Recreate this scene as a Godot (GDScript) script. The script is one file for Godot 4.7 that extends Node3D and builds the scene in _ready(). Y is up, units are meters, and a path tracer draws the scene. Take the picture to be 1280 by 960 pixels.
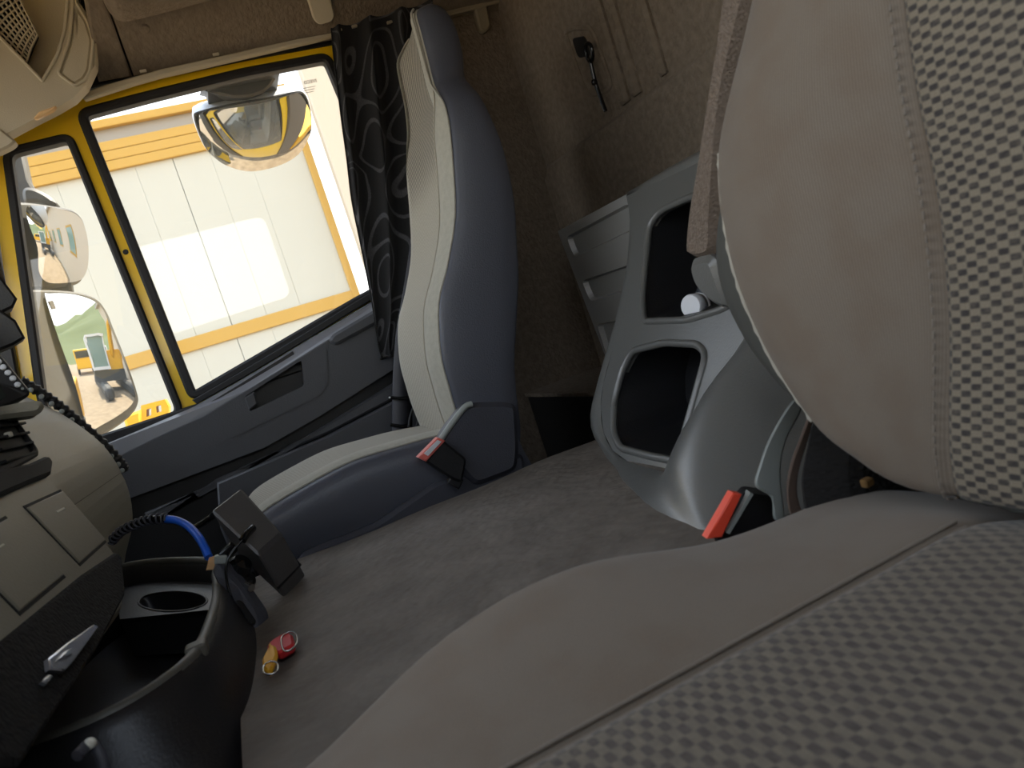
extends Node3D
# Interior of a truck cab seen from the driver's doorway. Forward is -X, up is +Y, the passenger's side is -Z.

var M := {}
var used := {}

func v(x: float, y: float, z: float) -> Vector3:
	return Vector3(x, y, z)

func _ready() -> void:
	view_and_light()
	materials()
	shell()
	passenger_door()
	headliner()
	rear_wall()
	tunnel_cover()
	driver_seat()
	passenger_seat()
	rear_console()
	dashboard()
	tray()
	curtain()
	belts()
	device()
	small_things()
	mirrors()
	outside()

func view_and_light() -> void:
	var cam := Camera3D.new()
	cam.name = "camera"
	cam.fov = 53.0
	cam.near = 0.02
	cam.transform = Transform3D(Basis(v(0.8866,-0.3076,0.3454), v(0.3217,0.9467,0.0172), v(-0.3323,0.0958,0.9383)), v(0,0.75,0.85))
	var lens := CameraAttributesPhysical.new()
	lens.frustum_focal_length = 12.0 / tan(deg_to_rad(26.5))
	lens.frustum_near = 0.02
	lens.frustum_far = 500.0
	lens.frustum_focus_distance = 1.25
	lens.exposure_aperture = 11.0
	cam.attributes = lens
	add_child(cam)
	cam.current = true
	var we := WorldEnvironment.new()
	we.name = "environment"
	var e := Environment.new()
	var sm := ProceduralSkyMaterial.new()
	sm.sky_top_color = Color(0.86, 0.92, 1.0)
	sm.sky_horizon_color = Color(1.0, 0.99, 0.95)
	sm.sky_curve = 0.25
	sm.ground_bottom_color = Color(0.75, 0.68, 0.56)
	sm.ground_horizon_color = Color(0.9, 0.86, 0.78)
	sm.sky_energy_multiplier = 1.0
	sm.ground_energy_multiplier = 0.6
	var sky := Sky.new()
	sky.sky_material = sm
	e.background_mode = Environment.BG_SKY
	e.sky = sky
	e.tonemap_mode = Environment.TONE_MAPPER_LINEAR
	e.tonemap_exposure = 3.6
	e.sdfgi_enabled = true
	e.ssao_enabled = true
	e.ssil_enabled = true
	we.environment = e
	add_child(we)
	var sun := DirectionalLight3D.new()
	sun.name = "sun"
	sun.light_energy = 1.1
	sun.light_color = Color(1.0, 0.95, 0.86)
	sun.light_angular_distance = 1.0
	sun.shadow_enabled = true
	sun.transform = Transform3D(Basis.looking_at(v(-0.62, -0.78, 0.0), Vector3.UP), v(4, 8, 0))
	add_child(sun)

# ---------------------------------------------------------------- materials
func noise_img(size: int, freq: float, a: Color, b: Color, seed_: int, oct := 3, sharp := 1.0) -> Image:
	var n := FastNoiseLite.new()
	n.seed = seed_
	n.frequency = freq
	n.fractal_octaves = oct
	var g := n.get_seamless_image(size, size)
	var im := Image.create(size, size, false, Image.FORMAT_RGB8)
	for y in size:
		for x in size:
			var t: float = clampf((g.get_pixel(x, y).r - 0.5) * sharp + 0.5, 0.0, 1.0)
			im.set_pixel(x, y, a.lerp(b, t))
	return im

func normal_img(size: int, freq: float, seed_: int, strength: float) -> ImageTexture:
	var im := noise_img(size, freq, Color.BLACK, Color.WHITE, seed_, 3, 1.0)
	im.bump_map_to_normal_map(strength)
	return ImageTexture.create_from_image(im)

func mat(called: String, c: Color, rough: float, tex: Texture2D = null, scale_ := 1.0, nrm: Texture2D = null, nscale := 0.5) -> StandardMaterial3D:
	var m := StandardMaterial3D.new()
	m.resource_name = called
	m.albedo_color = c
	m.roughness = rough
	if tex or nrm:
		m.uv1_triplanar = true
		m.uv1_world_triplanar = true
		m.uv1_scale = Vector3.ONE * scale_
	if tex:
		m.albedo_texture = tex
	if nrm:
		m.normal_enabled = true
		m.normal_texture = nrm
		m.normal_scale = nscale
	M[called] = m
	return m

func c8(r: int, g: int, b: int) -> Color:
	return Color(r / 255.0, g / 255.0, b / 255.0)

func materials() -> void:
	var grain := normal_img(256, 0.09, 5, 3.0)
	var fuzz := ImageTexture.create_from_image(noise_img(256, 0.06, Color(0.86, 0.85, 0.83), Color(1, 1, 1), 7, 4, 1.2))
	var fuzz_n := normal_img(256, 0.12, 9, 4.0)
	var dust := ImageTexture.create_from_image(noise_img(512, 0.012, Color(0.78, 0.77, 0.76), Color(1, 1, 1), 11, 6, 1.0))
	# vinyl of the tunnel mat: soft mottling and short pale scuffs
	var scuffed := noise_img(512, 0.012, Color(0.80, 0.79, 0.78), Color(1, 1, 1), 11, 6, 1.0)
	var srng := RandomNumberGenerator.new()
	srng.seed = 5
	for i in 70:
		var p := Vector2(srng.randf_range(0, 500), srng.randf_range(0, 500))
		var a := srng.randf_range(-0.5, 0.5)
		for k in srng.randi_range(2, 9):
			var q := p + Vector2(cos(a), sin(a)) * k
			var xi := clampi(int(q.x), 0, 511)
			var yi := clampi(int(q.y), 0, 511)
			scuffed.set_pixel(xi, yi, scuffed.get_pixel(xi, yi).lerp(Color(1.0, 1.0, 1.0), 0.9))
	var scuffs := ImageTexture.create_from_image(scuffed)
	mat("felt_lining", c8(132, 120, 106), 1.0, fuzz, 3.0, fuzz_n, 0.5)
	mat("felt_arm", c8(128, 114, 102), 1.0, fuzz, 9.0, fuzz_n, 0.9)
	mat("beige_plastic", c8(196, 186, 164), 0.55, null, 14.0, grain, 0.25)
	mat("grey_tab", c8(150, 140, 120), 0.6)
	mat("dash_plastic", c8(136, 131, 116), 0.5, null, 10.0, grain, 0.2)
	mat("door_plastic", c8(76, 77, 82), 0.5, null, 10.0, grain, 0.25)
	mat("door_satin", c8(128, 129, 135), 0.35, null, 10.0, grain, 0.1)
	mat("seat_plastic", c8(66, 67, 75), 0.45, null, 12.0, grain, 0.25)
	mat("black_plastic", c8(24, 24, 26), 0.45, null, 12.0, grain, 0.2)
	mat("gloss_black", c8(18, 18, 20), 0.2)
	mat("console_plastic", c8(104, 104, 101), 0.32, null, 14.0, grain, 0.22).metallic_specular = 0.85
	mat("panel_plastic", c8(172, 172, 170), 0.36, null, 14.0, grain, 0.22).metallic_specular = 0.8
	mat("tray_rim_lit", c8(92, 90, 83), 0.5, null, 12.0, grain, 0.2)  # paler than the tray plastic: the lit rim edge is put into the colour
	mat("tray_plastic", c8(36, 35, 37), 0.42, null, 12.0, grain, 0.2)
	mat("rubber", c8(30, 30, 33), 0.6)
	mat("leatherette", c8(80, 82, 91), 0.42, null, 12.0, grain, 0.3)
	mat("mat_vinyl", c8(120, 112, 103), 0.75, scuffs, 1.6, grain, 0.3)
	var y := mat("yellow_paint", c8(255, 208, 8), 0.35)
	y.clearcoat_enabled = true
	y.clearcoat = 0.7
	y.clearcoat_roughness = 0.08
	mat("building_white", c8(186, 186, 174), 0.7)
	mat("building_beige", c8(200, 190, 172), 0.8)
	mat("building_yellow", c8(184, 146, 60), 0.6)
	mat("building_grey", c8(150, 145, 135), 0.5)
	mat("mirror_shell", c8(96, 95, 90), 0.5)
	mat("white_shell", c8(226, 228, 230), 0.4)
	var mg := mat("mirror_glass", Color(0.80, 0.81, 0.81), 0.01)
	mg.metallic = 1.0
	mat("sand", c8(168, 148, 120), 0.95, dust, 0.3)
	mat("hill_green", c8(92, 104, 66), 1.0)
	mat("red_plastic", c8(250, 84, 58), 0.4)
	mat("buckle_red", c8(226, 112, 100), 0.4)
	mat("red_tag", c8(200, 38, 40), 0.5)
	mat("yellow_tag", c8(236, 170, 12), 0.5)
	mat("blue_cable", c8(30, 96, 214), 0.4)
	mat("tan_wood", c8(190, 150, 104), 0.7)
	mat("cap_white", c8(236, 238, 242), 0.4)
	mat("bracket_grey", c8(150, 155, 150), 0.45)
	mat("brown_trim", c8(92, 76, 66), 0.8)
	mat("foam", c8(112, 84, 46), 1.0)
	mat("thread", c8(170, 164, 150), 0.9)
	mat("leather_grey", c8(72, 72, 67), 0.8)
	mat("cord_thread", c8(128, 118, 106), 0.9)
	mat("print_grey", c8(110, 108, 104), 0.7)
	mat("light_mark", c8(210, 208, 196), 0.6)
	mat("white_button", c8(215, 218, 222), 0.35)
	mat("screen_dark", c8(44, 50, 50), 0.15)
	var foil := mat("foil", c8(200, 204, 214), 0.25)
	foil.metallic = 0.7
	var steel := mat("steel", c8(205, 205, 205), 0.2)
	steel.metallic = 1.0
	var amber := mat("amber_lens", c8(246, 204, 148), 0.12)
	amber.clearcoat_enabled = true
	mat("device_grey", c8(84, 82, 82), 0.4, null, 12.0, grain, 0.2)
	mat("felt_black", c8(30, 28, 27), 1.0, fuzz, 6.0, fuzz_n, 0.8)
	mat("matte_black", c8(22, 22, 23), 0.85)
	mat("plain_black", c8(14, 14, 15), 0.8)
	mat("cab_glass_dark", c8(120, 150, 146), 0.1)
	mat("machine_yellow", c8(238, 180, 20), 0.5)
	mat("vehicle_white", c8(232, 234, 236), 0.4)
	mat("machine_dark", c8(58, 58, 58), 0.7)
	var gl := StandardMaterial3D.new()
	gl.resource_name = "glass"
	gl.albedo_color = Color(0.96, 0.985, 0.97, 0.06)
	gl.roughness = 0.0
	gl.transparency = BaseMaterial3D.TRANSPARENCY_ALPHA
	M["glass"] = gl
	var bt := StandardMaterial3D.new()
	bt.resource_name = "bottle_plastic"
	bt.albedo_color = Color(0.85, 0.9, 0.95, 0.25)
	bt.roughness = 0.05
	bt.transparency = BaseMaterial3D.TRANSPARENCY_ALPHA
	M["bottle_plastic"] = bt
	fabric_materials()

func uv_mat(called: String, im: Image, tile: Vector2, rough: float, bump: float) -> StandardMaterial3D:
	var m := StandardMaterial3D.new()
	m.resource_name = called
	m.albedo_texture = ImageTexture.create_from_image(im)
	m.roughness = rough
	m.uv1_scale = Vector3(1.0 / tile.x, 1.0 / tile.y, 1)
	if bump > 0:
		var g: Image = im.duplicate()
		g.bump_map_to_normal_map(bump)
		m.normal_enabled = true
		m.normal_texture = ImageTexture.create_from_image(g)
		m.normal_scale = 0.6
	m.rim_enabled = true
	m.rim = 0.25
	m.rim_tint = 0.6
	M[called] = m
	return m

func fabric_materials() -> void:
	var n := FastNoiseLite.new()
	n.seed = 3
	n.frequency = 0.02
	var blot := n.get_seamless_image(512, 512)
	n.frequency = 0.2
	n.seed = 4
	var fine := n.get_seamless_image(512, 512)
	# fine vertical cords of the plain cloth on the driver's seat
	var soil_n := FastNoiseLite.new()
	soil_n.seed = 17
	soil_n.frequency = 0.003
	var soil := soil_n.get_seamless_image(1024, 1024)
	var im := Image.create(1024, 1024, false, Image.FORMAT_RGB8)
	var base := Color(0.50, 0.452, 0.398)
	var brown := Color(0.43, 0.345, 0.27)
	for y in 1024:
		for x in 1024:
			var cord: float = 0.5 + 0.5 * sin(TAU * x / 8.0)
			var k: float = 0.88 + 0.12 * cord + 0.14 * (fine.get_pixel(x % 512, y % 512).r - 0.5)
			var c := base.lerp(brown, 0.22 * smoothstep(0.3, 0.95, soil.get_pixel(x, y).r))
			im.set_pixel(x, y, Color(c.r * k, c.g * k, c.b * k))
	uv_mat("cord_cloth", im, Vector2(0.22, 0.22), 1.0, 2.0)
	# woven check of the driver's seat centre: pale weave with dark oblong cells, worn in patches
	im = Image.create(512, 512, false, Image.FORMAT_RGB8)
	var pale := Color(0.57, 0.525, 0.45)
	var dark := Color(0.25, 0.23, 0.22)
	for y in 512:
		for x in 512:
			var cx: float = x / 32.0
			var cy: float = y / 32.0
			var w: float = (fine.get_pixel(x, y).r - 0.5)
			var s: float = sin(PI * (cx + 0.22 * w)) * sin(PI * (cy + 0.22 * w))
			var t: float = smoothstep(-0.12, 0.28, s)
			var wear: float = clampf(1.25 - 0.75 * blot.get_pixel((x + 100) % 512, y).r, 0.35, 1.0)
			t *= wear
			var k: float = 0.92 + 0.3 * w + 0.1 * sin(TAU * x / 4.0)
			var c := pale.lerp(dark, t)
			im.set_pixel(x, y, Color(c.r * k, c.g * k, c.b * k))
	uv_mat("check_cloth", im, Vector2(0.102, 0.059), 1.0, 2.5)
	var worn := Image.create(512, 512, false, Image.FORMAT_RGB8)
	var grime := Color(0.39, 0.355, 0.32)
	for y in 512:
		for x in 512:
			var f: float = clampf(0.25 + 0.9 * blot.get_pixel((x + 260) % 512, (y + 90) % 512).r, 0.3, 0.85)
			worn.set_pixel(x, y, im.get_pixel(x, y).lerp(grime, f * 0.75))
	uv_mat("check_worn", worn, Vector2(0.128, 0.074), 1.0, 1.5)
	# plain cloth and diagonally striped cloth of the passenger seat
	im = Image.create(512, 512, false, Image.FORMAT_RGB8)
	var base2 := Color(0.70, 0.685, 0.63)
	for y in 512:
		for x in 512:
			var k: float = 0.95 + 0.07 * (blot.get_pixel(x, y).r - 0.5) + 0.12 * (fine.get_pixel(x, y).r - 0.5)
			im.set_pixel(x, y, Color(base2.r * k, base2.g * k, base2.b * k))
	uv_mat("plain_cloth", im, Vector2(0.16, 0.16), 1.0, 1.2)
	im = Image.create(512, 1024, false, Image.FORMAT_RGB8)
	var sd := Color(0.30, 0.27, 0.24)
	var sp := Color(0.70, 0.675, 0.61)
	for y in 1024:
		# the dark yarn shows on the head panel and hardly at all on the lower back
		var yarn: float = 0.12 + 0.88 * smoothstep(520.0, 760.0, y + 60.0 * sin(y * 0.02))
		for x in 512:
			var w: float = 0.5 + 0.5 * sin(TAU * (x / 32.0 + y / 9.5))
			var c := sp.lerp(sd, (1.0 - smoothstep(0.25, 0.7, w)) * yarn)
			var k: float = 0.95 + 0.2 * (fine.get_pixel(x, y % 512).r - 0.5)
			im.set_pixel(x, y, Color(c.r * k, c.g * k, c.b * k))
	uv_mat("striped_cloth", im, Vector2(0.42, 0.90), 1.0, 1.0)
	var ribbed := Image.create(256, 256, false, Image.FORMAT_RGB8)
	for y in 256:
		for x in 256:
			var w: float = 0.5 + 0.5 * sin(TAU * (x + y) / 16.0)
			var c := sp.lerp(sd, (1.0 - smoothstep(0.25, 0.7, w)) * 0.45)
			ribbed.set_pixel(x, y, c)
	uv_mat("ribbed_cloth", ribbed, Vector2(0.2, 0.1), 1.0, 1.0)
	# curtain: black with grey winding lines
	n.seed = 21
	n.frequency = 0.0065
	n.fractal_octaves = 1
	var fld := n.get_seamless_image(512, 512)
	im = Image.create(512, 512, false, Image.FORMAT_RGB8)
	for y in 512:
		for x in 512:
			var f: float = fld.get_pixel(x, y).r * 3.6
			var d: float = absf(f - roundf(f))
			var l: float = 1.0 - smoothstep(0.08, 0.12, d)
			var w: float = 0.9 + 0.3 * (fine.get_pixel(x, y).r - 0.5)
			var c := Color(0.105, 0.105, 0.115).lerp(Color(0.33, 0.33, 0.345), l)
			im.set_pixel(x, y, Color(c.r * w, c.g * w, c.b * w))
	uv_mat("curtain_cloth", im, Vector2(0.55, 0.55), 0.9, 0.0)

# ---------------------------------------------------------------- mesh helpers
func begin() -> SurfaceTool:
	var st := SurfaceTool.new()
	st.begin(Mesh.PRIMITIVE_TRIANGLES)
	return st

func tri(st: SurfaceTool, a: Vector3, b: Vector3, c: Vector3) -> void:
	st.add_vertex(a)
	st.add_vertex(c)
	st.add_vertex(b)

func quad(st: SurfaceTool, a: Vector3, b: Vector3, c: Vector3, d: Vector3) -> void:
	tri(st, a, b, c)
	tri(st, a, c, d)

func newell(p: Array) -> Vector3:
	var n := Vector3.ZERO
	for i in p.size():
		var a: Vector3 = p[i]
		var b: Vector3 = p[(i + 1) % p.size()]
		n += a.cross(b)
	return n.normalized()

func frame_of(n: Vector3) -> Array:
	var u: Vector3 = n.cross(Vector3.UP if absf(n.y) < 0.9 else Vector3.RIGHT).normalized()
	return [u, n.cross(u)]

func cap(st: SurfaceTool, p: Array, n: Vector3) -> void:
	var f := frame_of(n)
	var q := PackedVector2Array()
	for a in p:
		q.append(Vector2(a.dot(f[0]), a.dot(f[1])))
	var t := Geometry2D.triangulate_polygon(q)
	if t.size() == 0:
		var mid := Vector3.ZERO
		for a in p:
			mid += a / p.size()
		for i in p.size():
			var b: Vector3 = p[i]
			var c: Vector3 = p[(i + 1) % p.size()]
			if (b - mid).cross(c - mid).dot(n) < 0:
				tri(st, mid, c, b)
			else:
				tri(st, mid, b, c)
	for i in range(0, t.size(), 3):
		var a: Vector3 = p[t[i]]
		var b: Vector3 = p[t[i + 1]]
		var c: Vector3 = p[t[i + 2]]
		if (b - a).cross(c - a).dot(n) < 0:
			tri(st, a, c, b)
		else:
			tri(st, a, b, c)

func inset(p: Array, w: float, n: Vector3) -> Array:
	var out := []
	var k := p.size()
	for i in k:
		var e0: Vector3 = (p[i] - p[(i + k - 1) % k]).normalized()
		var e1: Vector3 = (p[(i + 1) % k] - p[i]).normalized()
		var n0 := n.cross(e0)
		var n1 := n.cross(e1)
		var m := n0 + n1
		var d := maxf(1.0 + n0.dot(n1), 0.35)
		out.append(p[i] + m / d * w)
	return out

func shifted(p: Array, d: Vector3) -> Array:
	var out := []
	for a in p:
		out.append(a + d)
	return out

func strip(st: SurfaceTool, a: Array, b: Array) -> void:
	for i in a.size():
		var j := (i + 1) % a.size()
		quad(st, a[i], b[i], b[j], a[j])

# a plate with the outline p as its front, thickness dir, chamfered at both rims
func prism(p_: Array, dir: Vector3, bevel := 0.0, st: SurfaceTool = null) -> SurfaceTool:
	if st == null:
		st = begin()
	var p := p_.duplicate()
	var n := newell(p)
	if n.dot(dir) > 0:
		p.reverse()
		n = -n
	var dn := dir.normalized()
	st.set_smooth_group(-1)
	if bevel > 0:
		var f := inset(p, bevel, n)
		cap(st, f, n)
		cap(st, shifted(f, dir), -n)
		st.set_smooth_group(1)
		strip(st, f, shifted(p, dn * bevel))
		st.set_smooth_group(-1)
		strip(st, shifted(p, dn * bevel), shifted(p, dir - dn * bevel))
		strip(st, shifted(p, dir - dn * bevel), shifted(f, dir))
	else:
		cap(st, p, n)
		cap(st, shifted(p, dir), -n)
		strip(st, p, shifted(p, dir))
	return st

func ring(p_: Array, w: float, dir: Vector3, st: SurfaceTool = null) -> SurfaceTool:
	if st == null:
		st = begin()
	var p := p_.duplicate()
	var n := newell(p)
	if n.dot(dir) > 0:
		p.reverse()
		n = -n
	var q := inset(p, w, n)
	var b := minf(w, dir.length()) * 0.25
	var dn := dir.normalized()
	var pf := inset(p, b, n)
	var qf := inset(p, w - b, n)
	st.set_smooth_group(-1)
	strip(st, qf, pf)
	strip(st, pf, shifted(p, dn * b))
	strip(st, shifted(q, dn * b), qf)
	strip(st, shifted(p, dn * b), shifted(p, dir))
	strip(st, shifted(q, dir), shifted(q, dn * b))
	strip(st, shifted(p, dir), shifted(q, dir))
	return st

func round_poly(p: Array, r: float, k := 5) -> Array:
	var out := []
	var n := p.size()
	for i in n:
		var a: Vector3 = p[(i + n - 1) % n]
		var b: Vector3 = p[i]
		var c: Vector3 = p[(i + 1) % n]
		var s := b + (a - b).normalized() * minf(r, 0.45 * a.distance_to(b))
		var t := b + (c - b).normalized() * minf(r, 0.45 * c.distance_to(b))
		for j in k + 1:
			var u := float(j) / k
			out.append(s * (1 - u) * (1 - u) + b * 2 * u * (1 - u) + t * u * u)
	return out

func crom(a: Vector3, b: Vector3, c: Vector3, d: Vector3, t: float) -> Vector3:
	return 0.5 * (2.0 * b + (c - a) * t + (2.0 * a - 5.0 * b + 4.0 * c - d) * t * t + (3.0 * b - a - 3.0 * c + d) * t * t * t)

func smooth_path(p: Array, k: int, closed := false) -> Array:
	var out := []
	var n := p.size()
	var m := n if closed else n - 1
	for i in m:
		var a: Vector3 = p[(i + n - 1) % n] if closed else p[maxi(i - 1, 0)]
		var d: Vector3 = p[(i + 2) % n] if closed else p[mini(i + 2, n - 1)]
		for j in k:
			out.append(crom(a, p[i], p[(i + 1) % n], d, float(j) / k))
	if not closed:
		out.append(p[n - 1])
	return out

# rows of control points to a smooth surface
func refine(rows: Array, ku: int, kv: int) -> Array:
	var wide := []
	for r in rows:
		wide.append(smooth_path(r, ku))
	var cols: int = wide[0].size()
	var out := []
	var by_col := []
	for c in cols:
		var line := []
		for r in wide:
			line.append(r[c])
		by_col.append(smooth_path(line, kv))
	for i in by_col[0].size():
		var r := []
		for c in cols:
			r.append(by_col[c][i])
		out.append(r)
	return out

func grid(g: Array, wrap := false, st: SurfaceTool = null, u0 := 0.0, group := 0) -> SurfaceTool:
	if st == null:
		st = begin()
	st.set_smooth_group(group)
	var nr := g.size()
	var nc: int = g[0].size()
	var us := [u0]
	var mid := nr / 2
	for c in range(1, nc + 1):
		us.append(us[c - 1] + (g[mid][c % nc] as Vector3).distance_to(g[mid][c - 1]))
	var vs := [0.0]
	var mc := nc / 2
	for r in range(1, nr):
		vs.append(vs[r - 1] + (g[r][mc] as Vector3).distance_to(g[r - 1][mc]))
	for r in nr - 1:
		for c in (nc if wrap else nc - 1):
			var d := (c + 1) % nc
			var p := [g[r][c], g[r + 1][c], g[r + 1][d], g[r][d]]
			var t := [Vector2(us[c], vs[r]), Vector2(us[c], vs[r + 1]), Vector2(us[c + 1], vs[r + 1]), Vector2(us[c + 1], vs[r])]
			for i in [0, 2, 1, 0, 3, 2]:
				st.set_uv(t[i])
				st.add_vertex(p[i])
	return st

func tube(path: Array, r: float, segs := 8, taper: Array = [], st: SurfaceTool = null) -> SurfaceTool:
	var rings := []
	var n := path.size()
	var side := Vector3.ZERO
	for i in n:
		var t: Vector3 = (path[mini(i + 1, n - 1)] - path[maxi(i - 1, 0)]).normalized()
		if side == Vector3.ZERO:
			side = frame_of(t)[0]
		side = (side - t * side.dot(t)).normalized()
		var b := t.cross(side)
		var rr: float = r * (taper[i] if taper.size() > 0 else 1.0)
		var line := []
		for k in segs:
			var a := TAU * k / segs
			line.append(path[i] + (side * cos(a) + b * sin(a)) * rr)
		rings.append(line)
	var s := grid(rings, true, st)
	s.set_smooth_group(-1)
	cap(s, rings[0], (path[0] - path[1]).normalized())
	cap(s, rings[n - 1], (path[n - 1] - path[n - 2]).normalized())
	return s

func lathe(prof: Array, at: Vector3, axis: Vector3, segs := 24) -> SurfaceTool:
	var f := frame_of(axis.normalized())
	var rows := []
	for q in prof:
		var line := []
		for k in segs:
			var a := TAU * k / segs
			line.append(at + axis.normalized() * q.y + (f[0] * cos(a) + f[1] * sin(a)) * maxf(q.x, 0.00005))
		rows.append(line)
	var st := begin()
	var grp := 0
	for i in rows.size() - 1:
		if i > 0:
			var d0: Vector2 = (prof[i] - prof[i - 1]).normalized()
			var d1: Vector2 = (prof[i + 1] - prof[i]).normalized()
			if d0.dot(d1) < 0.75:
				grp += 1
		grid([rows[i], rows[i + 1]], true, st, 0.0, grp)
	return st

# a row of short thread stitches along a path
func stitches(path: Array, long: float, gap: float, r: float) -> SurfaceTool:
	var st := begin()
	var cv := Curve3D.new()
	for p in path:
		cv.add_point(p)
	var at := 0.0
	while at + long < cv.get_baked_length():
		tube([cv.sample_baked(at), cv.sample_baked(at + long)], r, 5, [], st)
		at += long + gap
	return st

func rect(c: Vector3, u: Vector3, w: Vector3) -> Array:
	return [c - u - w, c + u - w, c + u + w, c - u + w]

# box with rounded upright edges and chamfered rims, size along the three axes of b
func rbox(c: Vector3, size: Vector3, r: float, b := Basis.IDENTITY, st: SurfaceTool = null) -> SurfaceTool:
	var p := round_poly(rect(c + b.z * size.z / 2, b.x * size.x / 2, b.y * size.y / 2), r, 4)
	return prism(p, -b.z * size.z, minf(r * 0.5, size.z * 0.3), st)

func box(lo: Vector3, hi: Vector3, bevel := 0.004, st: SurfaceTool = null) -> SurfaceTool:
	var c := (lo + hi) / 2
	var s := hi - lo
	return prism(rect(v(c.x, c.y, hi.z), v(s.x / 2, 0, 0), v(0, s.y / 2, 0)), v(0, 0, -s.z), bevel, st)

func obj(called: String, st: SurfaceTool, m: String, parent: Node3D = self) -> MeshInstance3D:
	var mi := MeshInstance3D.new()
	mi.name = called
	st.generate_normals()
	var me := st.commit()
	me.surface_set_material(0, M[m])
	mi.mesh = me
	if parent != self and not (parent is MeshInstance3D) and not (parent is CSGShape3D):
		mi.position = -parent.position
	if parent is CSGShape3D:
		mi.transform = parent.transform.affine_inverse() * Transform3D(Basis.IDENTITY, -(parent.get_parent() as Node3D).position if parent.get_parent() != self else Vector3.ZERO)
	parent.add_child(mi, true)
	return mi

# plate with openings cut through it
func cut_plate(called: String, outer: Array, holes: Array, dir: Vector3, m: String, parent: Node3D) -> CSGCombiner3D:
	var n := -dir.normalized()
	var f := frame_of(n)
	var root := CSGCombiner3D.new()
	root.name = called
	root.transform = Transform3D(Basis(f[0], f[1], n), outer[0] - (parent.position if parent != self else Vector3.ZERO))
	var mk := func(p: Array, d: float, cut: bool) -> void:
		var q := PackedVector2Array()
		for a in p:
			q.append(Vector2((a - outer[0]).dot(f[0]), (a - outer[0]).dot(f[1])))
		if Geometry2D.is_polygon_clockwise(q):
			q.reverse()
		var c := CSGPolygon3D.new()
		c.name = "opening" if cut else "plate"
		c.polygon = q
		c.depth = d
		c.material = M[m]
		if cut:
			c.operation = CSGShape3D.OPERATION_SUBTRACTION
			c.position = v(0, 0, 0.02)
		root.add_child(c, true)
	mk.call(outer, dir.length(), false)
	for h in holes:
		mk.call(h, dir.length() + 0.04, true)
	parent.add_child(root, true)
	return root

func thing(called: String, label: String, category: String, at := Vector3.ZERO, group := "") -> Node3D:
	var o := Node3D.new()
	o.name = numbered(called)
	o.position = at
	add_child(o)
	tag(o, label, category, group)
	return o

func numbered(called: String) -> String:
	var k: int = used.get(called, 0)
	used[called] = k + 1
	return called if k == 0 else "%s_%03d" % [called, k]

func tag(o: Node3D, label: String, category: String, group := "") -> Node3D:
	o.set_meta("label", label)
	o.set_meta("category", category)
	if group != "":
		o.set_meta("group", group)
	return o

# a part of a thing, to hang its own small pieces on
func part(t: Node3D, called: String) -> Node3D:
	return t.get_node(called) as Node3D

func setting(called: String, label: String, category: String) -> Node3D:
	var o := thing(called, label, category)
	o.set_meta("kind", "structure")
	return o

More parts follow.
